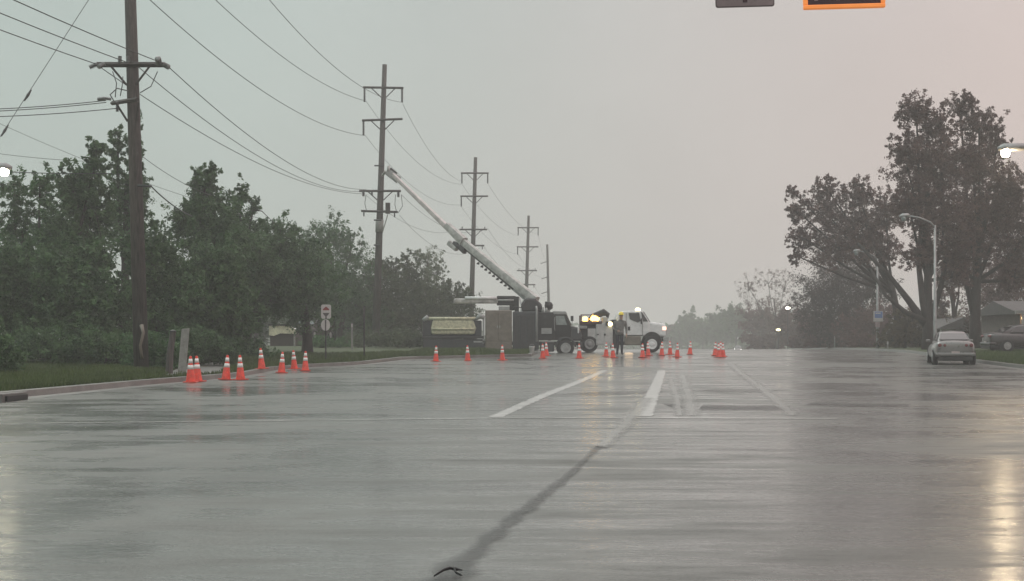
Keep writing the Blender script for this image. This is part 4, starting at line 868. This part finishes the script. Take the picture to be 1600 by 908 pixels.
# ---------------------------------------------------------------- traffic cones
def make_cone():
    t = empty('traffic_cone', (0, 0, 0), 'cone', 'traffic cone')
    MB().box(-.18, .18, -.18, .18, 0, .035).build('base', M['cbase'], t, bevel=.012)
    MB().lathe([(.135, .03), (.128, .05), (.036, .69), (.030, .71), (.018, .712)], n=20).build('body', M['orange'], t, smooth=True)
    rr = lambda z_: .128 - (z_ - .05) * (.092 / .64) + .004
    MB().lathe([(rr(.36), .36), (rr(.475), .475)], n=20).build('collar', M['collar'], t, smooth=True)
    MB().lathe([(rr(.525), .525), (rr(.64), .64)], n=20).build('collar', M['collar'], t, smooth=True)
    return t
def copy_tree(o):
    c = o.copy(); col.objects.link(c)
    for ch in o.children:
        d_ = ch.copy(); col.objects.link(d_); d_.parent = c
    return c
cones = [
    (298, 598, 'leftmost of the kerb cones, overlapping the cone beside it', 1), (309, 597, 'kerb cone second from the left, right one of the touching pair', 1),
    (353, 594, 'kerb cone left of the driveway middle, left one of the second pair', 1), (376, 594, 'kerb cone at the driveway corner, right one of the second pair', 1),
    (409, 577, 'kerb cone set back on the path, farthest of the left cluster', 1), (440, 583, 'kerb cone at the left end of the trio below the road sign', 1),
    (460, 577, 'kerb cone in the middle of the trio, slightly behind', 1), (477, 580, 'kerb cone at the right end of the trio below the road sign', 1),
    (681, 565, 'cone before the cream cover at the rear of the boom truck', 2), (731, 564, 'cone before the dark bin of the boom truck', 2), (785, 563, 'cone before the taupe cabinet of the boom truck', 2),
    (848, 560, 'cone below the pale plate of the boom truck', 2), (854, 556.5, 'cone half hidden right behind the one below the pale plate', 2), (905, 560, 'cone before the nose of the boom truck', 2),
    (947, 557, 'cone just left of the worker, smaller of two', 2), (958, 559.5, 'cone nearest the feet of the worker', 2),
    (1004, 559, 'cone below the door of the white truck', 2), (1013, 556, 'cone in front of the white truck front wheel', 2), (1034, 555.5, 'cone below the white truck front bumper', 2),
    (1058, 558, 'cone right of the white truck, nearer of two', 2), (1078, 554, 'cone right of the white truck, farther of two', 2), (1047, 554, 'dim cone just beyond the white truck bumper', 2),
    (1117, 556, 'left cone of the tight cluster on the right', 3), (1123, 558.5, 'front cone of the tight cluster on the right', 3), (1130, 558, 'right cone of the tight cluster on the right', 3), (1126, 555, 'rear cone of the tight cluster on the right', 3)]
grp = {1: 'cones at the left kerb and driveway', 2: 'cones in a row before the trucks', 3: 'clustered cones on the right of the row'}
c0 = make_cone()
for i, (px_, py_, lb, g_) in enumerate(cones):
    o = c0 if i == 0 else copy_tree(c0)
    Y = 40.0
    for _ in range(200):
        X = (px_ - 800) / F * Y; Y += .25 * ((H - zv(X, Y)) * F / (py_ - 531) - Y)
        Y = min(max(Y, 30), 100)
    if g_ >= 2: Y = min(Y, 82)
    X = (px_ - 800) / F * Y
    o.location = (X, Y, zv(X, Y) + .002); o.rotation_euler = (R(random.Random(i).uniform(-3, 3)), R(random.Random(i + 50).uniform(-3.5, 3.5)), i * .7)
    tag(o, 'orange traffic cone with white collars, ' + lb if len(lb.split()) < 10 else 'orange ' + lb, 'traffic cone', grp[g_])
    if i == 0: print('cone0', X, Y)

# ---------------------------------------------------------------- cars
def car(label, loc, rz, paint, lights='rear', L_=4.5, lit=None):
    t = empty('parked_car', loc, label, 'car', rz=rz)
    # body runs along +y (rear at y=0)
    st = [(0.0, .42, .60, .80), (.05, .30, .72, .96), (.25, .26, .80, 1.00), (.9, .22, .86, 1.00), (1.6, .20, .87, .97), (3.0, .20, .87, .93), (3.8, .22, .85, .85), (4.3, .26, .78, .74), (4.5, .36, .62, .62)]
    k = MB(); n_ = 0
    for y, zb, hw, zt in st:
        y = y / 4.5 * L_
        ring = [(-hw * .86, zb), (-hw * .98, zb + .14), (-hw, (zb + zt) * .52), (-hw * .97, zt - .12), (-hw * .86, zt - .015), (-hw * .45, zt + .02), (0, zt + .03), (hw * .45, zt + .02), (hw * .86, zt - .015), (hw * .97, zt - .12), (hw, (zb + zt) * .52), (hw * .98, zb + .14), (hw * .86, zb)]
        n_ = len(ring); k.v += [(x, y, z_) for x, z_ in ring]
    m_ = len(st)
    k.f = [(i * n_ + j, i * n_ + (j + 1) % n_, (i + 1) * n_ + (j + 1) % n_, (i + 1) * n_ + j) for i in range(m_ - 1) for j in range(n_)] + [tuple(range(n_)), tuple(range((m_ - 1) * n_, m_ * n_))]
    b = k.build('body', paint, t, smooth=True); s_ = b.modifiers.new('sub', 'SUBSURF'); s_.levels = 1; s_.render_levels = 2
    # greenhouse
    g = [(.62, .70, .985, .985), (1.30, .66, .97, 1.36), (1.9, .66, .97, 1.42), (2.5, .68, .95, 1.39), (3.25, .70, .93, .94)]
    k = MB()
    for y, hw, z0, z1 in g:
        y = y / 4.5 * L_; tw = hw * (.80 if z1 > 1.1 else .98)
        k.v += [(-hw, y, z0 - .05), (-hw * .96, y, z0), (-(hw + tw) / 2, y, (z0 + z1) / 2), (-tw, y, z1 - .04), (-tw * .8, y, z1), (0, y, z1 + .025 * (z1 > 1.1)), (tw * .8, y, z1), (tw, y, z1 - .04), ((hw + tw) / 2, y, (z0 + z1) / 2), (hw * .96, y, z0), (hw, y, z0 - .05)]
    k.f = [(i * 11 + j, i * 11 + j + 1, (i + 1) * 11 + j + 1, (i + 1) * 11 + j) for i in range(4) for j in range(10)]
    k.build('roof', paint, t, smooth=True)
    yy = lambda y: y / 4.5 * L_
    def pane(name, q, off):
        k = MB(); k.add([Vector(p) + Vector(off) for p in q] + [Vector(p) + Vector(off) * .2 for p in q], [(0, 1, 2, 3), (7, 6, 5, 4), (0, 4, 5, 1), (1, 5, 6, 2), (2, 6, 7, 3), (3, 7, 4, 0)]); k.build(name, M['glass'], t)
    rg_ = M['pglass'] if False else M['glass']
    pane('rear_window', [(-.60, yy(.70), 1.03), (.60, yy(.70), 1.03), (.50, yy(1.20), 1.30), (-.50, yy(1.20), 1.30)], (0, -.03, .03))
    pane('windscreen', [(-.62, yy(3.15), .99), (.62, yy(3.15), .99), (.52, yy(2.62), 1.33), (-.52, yy(2.62), 1.33)], (0, .03, .03))
    for s in (-1, 1):
        pane('side_window', [(s * .665, yy(1.05), 1.03), (s * .665, yy(2.95), 1.00), (s * .575, yy(2.45), 1.32), (s * .565, yy(1.4), 1.32)], (s * .035, 0, .005))
        MB().box(s * .80, s * .98, yy(2.85), yy(2.95), .95, 1.07).build('mirror', paint, t, bevel=.03)
        for y in (.85, 3.65):
            wheel(t, s * .76, yy(y), .32, .32, .22, 'steel', side=s, axis='x')
            MB().lathe([(.38, -.02), (.38, .02)], (s * .80, yy(y), .34), 20, 'x').build('wheel_arch', M['black'], t)
    for x, r in ((-.63, .075), (-.43, .062), (.43, .062), (.63, .075)):
        k = MB().lathe([(r, -.05), (r, .02), (r * .6, .035)], (x, 0.02, .82), 14, 'y')
        for i, v_ in enumerate(k.v): k.v[i] = (v_[0], -v_[1] + .01, v_[2])
        k.build('tail_light', M['red'], t, smooth=False)
    MB().box(-.16, .16, -.045, .03, .47, .57).build('number_plate', M['plate'], t, bevel=.005)
    MB().box(-.80, .80, -.06, .3, .36, .52).build('bumper', paint, t, bevel=.06)
    MB().box(-.70, .70, -.02, L_ - .3, .17, .36).build('underbody', M['black'], t, bevel=.04)
    for s in (-1, 1):
        MB().lathe([(.03, -.03), (.10, 0), (.07, .03)], (s * .58, L_ - .03, .64), 12, 'y').build('headlight', lit or M['pglass'], t, smooth=True)
    return t
YC = 63.6; xc = (1493 - 800) / F * YC
car('silver two door car parked at the right kerb, seen from behind', (xc, YC, zg(YC)), R(-11), M['silver'])
YC = 80.0; xc = (1540 - 800) / F * YC
car('dark car parked broadside on the lawn under the big tree at the right edge', (xc, YC, zv(xc, YC) + .0), R(-88), M['bluecar'])
car('small far car with one bright headlight coming over the crest', ((1158 - 800) / F * 300, 304.5, zg(302)), R(172), M['bluecar'], lit=emis('far_headlight', (1, 1, .95), 40))
YC = 96.0; xc = (486 - 800) / F * YC
t_ = car('car half hidden behind the low bush by the road sign, headlights on', (xc + .2, YC + 4.3, zv(xc, YC)+.35), R(180 - 14), M['bluecar'], lit=M['lampg'])

# ---------------------------------------------------------------- street lamps
def lamp(label, px_, Y, top_y, head_px, head_y, lit=None, r=.09, pole_x=None, grp_='street lamps'):
    X = pole_x if pole_x is not None else (px_ - 800) / F * Y
    b = Vector((X, Y, zv(X, Y))); t = empty('street_lamp', b, label, 'street lamp', grp_)
    zt = H + (531 - top_y) / F * Y - b.z; hx = (head_px - 800) / F * Y - X; hz = H + (531 - head_y) / F * Y - b.z
    sg = 1 if hx > 0 else -1
    MB().tube([(0, 0, 0), (0, 0, .5), (0, 0, zt)], [r * 1.3, r, r * .62], 12).build('pole', M['steel'], t, smooth=True)
    MB().tube([(0, 0, zt - .12), (hx * .15, 0, zt + (hz - zt) * .35), (hx * .5, 0, zt + (hz - zt) * .85), (hx * .85, 0, hz + .03)], [.05, .045, .04, .035], 8).build('arm', M['steel'], t, smooth=True)
    MB().tube([(hx * .80, 0, hz + .04), (hx * .86, 0, hz + .05), (hx + sg * .05, 0, hz + .02), (hx + sg * .22, 0, hz - .01)], [.04, .11, .13, .05], 10).build('lamp_head', M['steel'], t, smooth=True)
    MB().lathe([(.04, -.24), (.10, -.21), (.135, -.12), (.12, .0)], (hx, 0, hz - .02), 14).build('lens', lit or M['pglass'], t, smooth=True)
    return t
lamp('grey street lamp with curved arm behind the silver car', 1461, 79.5, 352, 1412, 338)
lamp('shorter looking grey street lamp carrying a blue and white sign', 1371, 102, 404, 1338, 393)
lr = lamp('lit street lamp whose arm enters from the right edge', 0, 45, 228, 1571, 232, M['lamp'], pole_x=18.6)
ll = lamp('lit street lamp peeking in at the left edge before the trees', 0, 46, 262, 7, 262, M['lampw'], pole_x=-17.2)
for o_, e_, c_ in ((lr, 210, (1, .78, .50)), (ll, 26, (1, .84, .6))):
    ln_ = [c for c in o_.children if c.name.startswith('lens')][0]
    cz = sum((v.co for v in ln_.data.vertices), Vector()) / len(ln_.data.vertices)
    ld = bpy.data.lights.new('lamp_light', 'POINT'); ld.energy = e_; ld.color = c_; ld.shadow_soft_size = .14
    lo_ = bpy.data.objects.new('lamp_light', ld); col.objects.link(lo_); lo_.parent = o_; lo_.location = cz + Vector((0, 0, -.27))
def post_light(label, px_, py_, Y, m_):
    X = (px_ - 800) / F * Y; b = Vector((X, Y, zv(X, Y))); t = empty('lamp_post', b, label, 'lamp post', 'distant lit lamps')
    z_ = H + (531 - py_) / F * Y - b.z
    MB().tube([(0, 0, 0), (0, 0, z_ - .1)], [.07, .05], 8).build('pole', M['dsteel'], t)
    MB().lathe([(.05, -.1), (.26, -.05), (.28, .12), (.06, .2)], (0, -.02, z_), 12).build('lens', m_, t, smooth=True)
post_light('higher distant lit lamp in front of the dim trees', 1231, 482, 186, emis('far_lamp_white', (1, .95, .8), 8))
post_light('lower distant lit lamp in front of the dim trees', 1216, 516, 190, emis('far_lamp_warm', (1, .88, .5), 4))

# bus stop style sign on the second lamp
Y = 101.7; b = P(1371, 512, Y)
sg_ = empty('stop_sign_plate', b, 'blue and white sign with small pinkish plate on the farther lamp post', 'sign')
s = F / Y; bq = lambda x0, x1, y0, y1, d0=-.03, d1=0: MB().box((x0 - 1371) / s, (x1 - 1371) / s, d0 - .12, d1 - .12, (512 - y1) / s, (512 - y0) / s)
bq(1364, 1379, 486, 502.5).build('plate', M['signw'], sg_, bevel=.01)
bq(1366, 1378, 487, 497, -.045, -.031).build('blue_panel', M['signb'], sg_)
bq(1367, 1375, 488.5, 490.5, -.055, -.046).build('letter_band', M['signw'], sg_)
bq(1367, 1374, 503, 511.5).build('small_plate', M['signp'], sg_, bevel=.01)
bq(1370, 1372.5, 484, 512, .0, .03).build('bracket', M['steel'], sg_)

# red/white road sign at left
Y = 64; b = G(509, Y); s = F / Y
rs = empty('road_sign', b, 'road sign with red and dark symbols on a white plate over a white oval plate', 'sign')
o0 = P(509.5, 531, Y) - b
def disc(pts, y0, y1, m_, nm_): MB().prism([((x - 509) / s + 0, (531 - y) / s + o0.z) for x, y in pts], y0, y1).build(nm_, m_, rs)
MB().tube([(0, 0, 0), (0, 0, (531 - 478) / s + o0.z)], .035, 6).build('post', M['dsteel'], rs)
rr_ = lambda x0, x1, y0, y1, r: [(x0 + r, y0), (x1 - r, y0), (x1, y0 + r), (x1, y1 - r), (x1 - r, y1), (x0 + r, y1), (x0, y1 - r), (x0, y0 + r)]
disc(rr_(502, 517.5, 476, 498, 1.8), -.06, -.04, M['signw'], 'upper_plate')
disc([(504.5, 485), (505.5, 482.5), (508, 480.5), (509.7, 479), (511.5, 480.5), (514, 482.5), (515, 485)], -.07, -.061, M['signr'], 'red_symbol')
disc([(504.5, 489), (515, 489), (512.8, 492.5), (510.8, 494), (510.8, 498), (508.6, 498), (508.6, 494), (506.5, 492.5)], -.07, -.061, M['signd'], 'dark_symbol')
disc([(509 + 7.2 * math.cos(a), 508 + 9 * math.sin(a)) for a in np.linspace(0, 2 * math.pi, 20)[:-1]], -.06, -.04, M['signw'], 'lower_plate')
disc([(507.8, 500), (510.2, 500), (510, 517), (508, 517)], -.07, -.061, M['signd'], 'dark_stripe')
# posts
Y = 70; b = G(569, Y); t = empty('sign_post', b, 'thin dark steel post with its sign edge on, right of the road sign', 'post')
zt = H + (531 - 478) / F * Y - b.z
MB().tube([(0, 0, 0), (.0, 0, zt)], .04, 6).build('post', M['dsteel'], t); MB().box(-.012, .012, -.3, .02, zt - .75, zt - .02).build('sign_plate', M['dsteel'], t)
Y = 46; b = G(285, Y); t = empty('marker_board', b, 'pale weathered board leaning right of the dark post', 'marker board')
h_ = H + (531 - 513) / F * Y - b.z
MB().add([(-.14, -.03, 0), (.10, -.03, 0), (.21, -.03, h_), (-.02, -.03, h_ * .985), (-.14, .03, 0), (.10, .03, 0), (.21, .03, h_), (-.02, .03, h_ * .985)], [(0, 1, 2, 3), (7, 6, 5, 4), (0, 4, 5, 1), (1, 5, 6, 2), (2, 6, 7, 3), (3, 7, 4, 0)]).build('board', M['pale'], t, bevel=.01)
MB().tube([(-.0, .05, -.1), (.07, .05, h_ * .8)], .04, 6).build('stake', M['wood'], t)
Y = 44.5; b = G(266, Y); t = empty('wooden_post', b, 'dark leaning wooden post left of the pale board', 'post')
h_ = H + (531 - 518) / F * Y - b.z
MB().tube([(-.04, 0, -.1), (.0, 0, h_ * .5), (.08, 0, h_)], [.11, .10, .09], 8).build('post', M['wood'], t); MB().lathe([(.10, -.02), (.10, .02), (.03, .05)], (.08, 0, h_), 8).build('cap', M['dsteel'], t)
for px_, y0, Y, lb in ((550, 505, 80, 'short pale marker post between the road sign and the second utility pole'), (1304, 525, 131, 'short white marker post under the dark round tree'), (1387, 533, 99, 'small white marker near the brown bush on the right verge')):
    b = G(px_, Y); t = empty('marker_post', b, lb, 'marker post', 'marker posts'); h_ = H + (531 - y0) / F * Y - b.z
    MB().box(-.05, .05, -.02, .02, 0, h_).build('post', M['pale'], t, bevel=.008); MB().box(-.045, .045, -.028, -.021, h_ - .22, h_ - .05).build('reflector', M['signw'], t)
# white bucket by the truck
Y = 80; b = G(831, Y); t = empty('bucket', b, 'small white bucket on the grass before the boom truck', 'bucket')
MB().lathe([(.11, 0), (.14, .30), (.15, .31), (.15, .34), (.12, .34)], n=14).build('pail', M['white'], t, smooth=True)
MB().tube([(-.14, 0, .3), (-.10, -.1, .42), (0, -.12, .47), (.10, -.1, .42), (.14, 0, .3)], .008, 5).build('handle', M['steel'], t)
MB().tube([(.16, .0, .03), (.3, -.05, .05), (.42, -.02, .03), (.52, .02, .05)], .035, 6).build('spout_hose', M['lgrey'], t)
# made-up twig at the bottom of the view, standing in for a wiper tip
X, Y = gp(703, 902); t = empty('wiper_stand_in', (X, Y, 0.012), 'small dark twisted twig added on the road in place of a wiper tip', 'wiper stand-in')
MB().tube([(-.12, -.12, .01), (-.05, 0, .03), (.0, .04, .035), (.05, .07, .02), (.09, .14, .01)], [.005, .009, .010, .007, .003], 6).build('stem', M['rubber'], t, smooth=True)
MB().tube([(.03, .06, .03), (.05, -.04, .02), (.10, -.10, .01)], [.012, .008, .004], 5).tube([(.03, .06, .03), (.10, .05, .02)], [.010, .003], 5).build('side_twig', M['rubber'], t, smooth=True)
t.scale = (.6, .75, .8)

# ---------------------------------------------------------------- buildings
Y = 92; s = F / Y; b = G(441, Y); sh = empty('shed', b, 'small dark shed with cream fascia below the trees left of the road sign', 'shed')
zz = lambda y_: (531 - y_) / s + H - b.z
xx = lambda x_: (x_ - 441) / s
MB().box(xx(422), xx(461), 0, 3.2, -.1, zz(519)).build('wall', M['brick'], sh)
MB().add([(xx(421), -.15, zz(509)), (xx(454), -.15, zz(509)), (xx(463), -.15, zz(516)), (xx(463), -.15, zz(522)), (xx(438), -.15, zz(521)), (xx(428), -.15, zz(525)), (xx(421), -.15, zz(524))] + [(xx(421), .0, zz(509)), (xx(454), .0, zz(509)), (xx(463), .0, zz(516)), (xx(463), .0, zz(522)), (xx(438), .0, zz(521)), (xx(428), .0, zz(525)), (xx(421), .0, zz(524))],
         [tuple(range(7)), tuple(range(13, 6, -1))] + [(i, i + 7, (i + 1) % 7 + 7, (i + 1) % 7) for i in range(7)]).build('fascia', M['fascia'], sh)
MB().box(xx(420), xx(455), -.25, 3.4, zz(508.6), zz(507)).build('roof', M['black'], sh)
MB().tube([(xx(460.5), -.1, 0), (xx(460.5), -.1, zz(520))], .06, 6).build('corner_post', M['pale'], sh)
def house(label, Y, x0, x1, y_eave, y_ridge, y_base, depth_, lit=False, gable=True):
    s = F / Y; xm = (x0 + x1) / 2; b = G(xm, Y); t = empty('house', b, label, 'house')
    xx = lambda x_: (x_ - xm) / s; zz = lambda y_: (531 - y_) / s + H - b.z
    MB().box(xx(x0 + 2), xx(x1 - 2), 0, depth_, -.3, zz(y_eave)).build('wall', M['siding'], t)
    o = .4
    if gable: MB().prism([(xx(x0) - o, zz(y_eave)), (xx(xm + 8), zz(y_ridge)), (xx(x1) + o, zz(y_eave) - .0)], -o, depth_ + o).build('roof', M['rooflt'], t)
    else: MB().add([(xx(x0) - o, -o - 1, zz(y_eave)), (xx(x1) + o, -o - 1, zz(y_eave)), (xx(x1) + o, depth_ / 2, zz(y_ridge)), (xx(x0) - o, depth_ / 2, zz(y_ridge)), (xx(x1) + o, depth_ + o, zz(y_eave)), (xx(x0) - o, depth_ + o, zz(y_eave))], [(0, 1, 2, 3), (3, 2, 4, 5), (0, 3, 5), (1, 4, 2), (0, 5, 4, 1)]).build('roof', M['rooflt'], t)
    for k in range(3):
        c = xx(x0 + (x1 - x0) * (.2 + .3 * k)); zc = zz(y_eave) * .52
        w_ = MB().box(c - .55, c + .55, -.05, .0, zc - .6, zc + .6).build('window', M['white'], t)
        MB().box(c - .46, c + .46, -.07, -.051, zc - .5, zc + .5).build('pane', M['glass'], w_)
    return t, xx, zz
house('grey roofed house seen between the trunks behind the silver car', 112, 1470, 1522, 514, 496, 545, 8)
t, xx, zz = house('low house with a lit porch at the right edge', 96, 1592, 1720, 491, 468, 545, 8, gable=False)
MB().box(xx(1574), xx(1700), -1.6, -1.45, zz(491), zz(486)).build('gutter', M['lgrey'], t)
MB().box(xx(1585), xx(1588.5), -1.5, -1.35, -.2, zz(491)).build('porch_column', M['lgrey'], t)
MB().lathe([(.05, -.2), (.22, -.1), (.24, .12), (.08, .22)], (xx(1597), -.6, zz(499)), 12).build('porch_lamp', M['porch'], t, smooth=True)

# ---------------------------------------------------------------- overhead signs on a mast arm
Y = 18.75; s = F / Y
mx_ = 18.2; b = Vector((mx_, Y + .25, zv(mx_, Y))); ma = empty('mast_arm_pole', b, 'galvanised mast arm pole carrying the overhead signs, mostly out of view', 'mast arm')
MB().tube([(0, 0, 0), (0, 0, 6.9)], [.17, .13], 14).build('pole', M['steel'], ma, smooth=True)
MB().tube([(0, 0, 6.6), (-8, 0, 7.0), (-17.0, 0, 7.1)], [.12, .09, .06], 10).build('arm', M['steel'], ma, smooth=True)
def over(name, label, x0, x1, ybot, hgt, tilt): 
    b = P((x0 + x1) / 2, ybot, Y); t = empty(name, b, label, 'sign'); t.rotation_euler = (0, R(-tilt), 0); wd = (x1 - x0) / s
    return t, wd
def rrect(w_, z0, z1, r):
    pts = []
    for cx, cz, a0 in ((w_ - r, z1 - r, 0), (-w_ + r, z1 - r, 90), (-w_ + r, z0 + r, 180), (w_ - r, z0 + r, 270)):
        for k_ in range(5): a = R(a0 + k_ * 22.5); pts.append((cx + r * math.cos(a), cz + r * math.sin(a)))
    return pts
t, wd = over('lane_sign', 'grey overhead lane sign with a dark arrow stem, cut off by the top edge', 1118, 1210, 11.5, .91, 1.6)
MB().prism(rrect(wd / 2, 0, .91, .03), -.012, .0).build('plate', M['gsrim'], t)
MB().prism(rrect(wd / 2 - .012, .014, .896, .025), -.016, -.013).build('face', M['gsign'], t)
MB().prism([(-.028, .055), (.028, .055), (.028, .5), (.11, .5), (0, .72), (-.11, .5), (-.028, .5)], -.02, -.017).build('arrow', M['maroon'], t)
MB().tube([(0, .12, .2), (0, .2, 1.9)], .03, 8).build('hanger', M['steel'], t)
t, wd = over('bordered_sign', 'dark overhead sign with a bright orange border, cut off by the top edge', 1255, 1382.5, 14, .6, 1.6)
hw = wd / 2
fr = MB()
for a0, a1, c0_, c1_ in ((-hw, hw, 0, .052), (-hw, hw, .60, .652), (-hw, -hw + .052, .05, .602), (hw - .052, hw, .05, .602)): fr.box(a0, a1, -.05, .02, c0_, c1_)
fr.build('border', M['orframe'], t, bevel=.012)
MB().box(-hw + .03, hw - .03, -.02, .01, .03, .62).build('panel', M['maroon'], t)
for gx in (1275, 1309, 1327, 1361):
    c = (gx - 1318.7) / s; MB().box(c - .022, c + .022, -.026, -.021, .105, .20).build('letter_stroke', M['glyph'], t)
MB().tube([(0, .12, .3), (0, .2, 1.9)], .03, 8).build('hanger', M['steel'], t)

# ---------------------------------------------------------------- haze
hm = bpy.data.materials.new('haze'); hm.use_nodes = True; t = hm.node_tree; t.nodes.remove(t.nodes['Principled BSDF'])
pv = t.nodes.new('ShaderNodeVolumePrincipled'); pv.inputs['Color'].default_value = (.97, .97, .96, 1); pv.inputs['Density'].default_value = .0016; pv.inputs['Anisotropy'].default_value = .2
t.links.new(pv.outputs[0], t.nodes['Material Output'].inputs['Volume'])
hz = MB().box(-1010, 1180, -80, 1560, -16, 22).build('haze', hm)
tag(hz, 'thin rain haze filling the air over the whole scene', 'haze', kind='stuff')
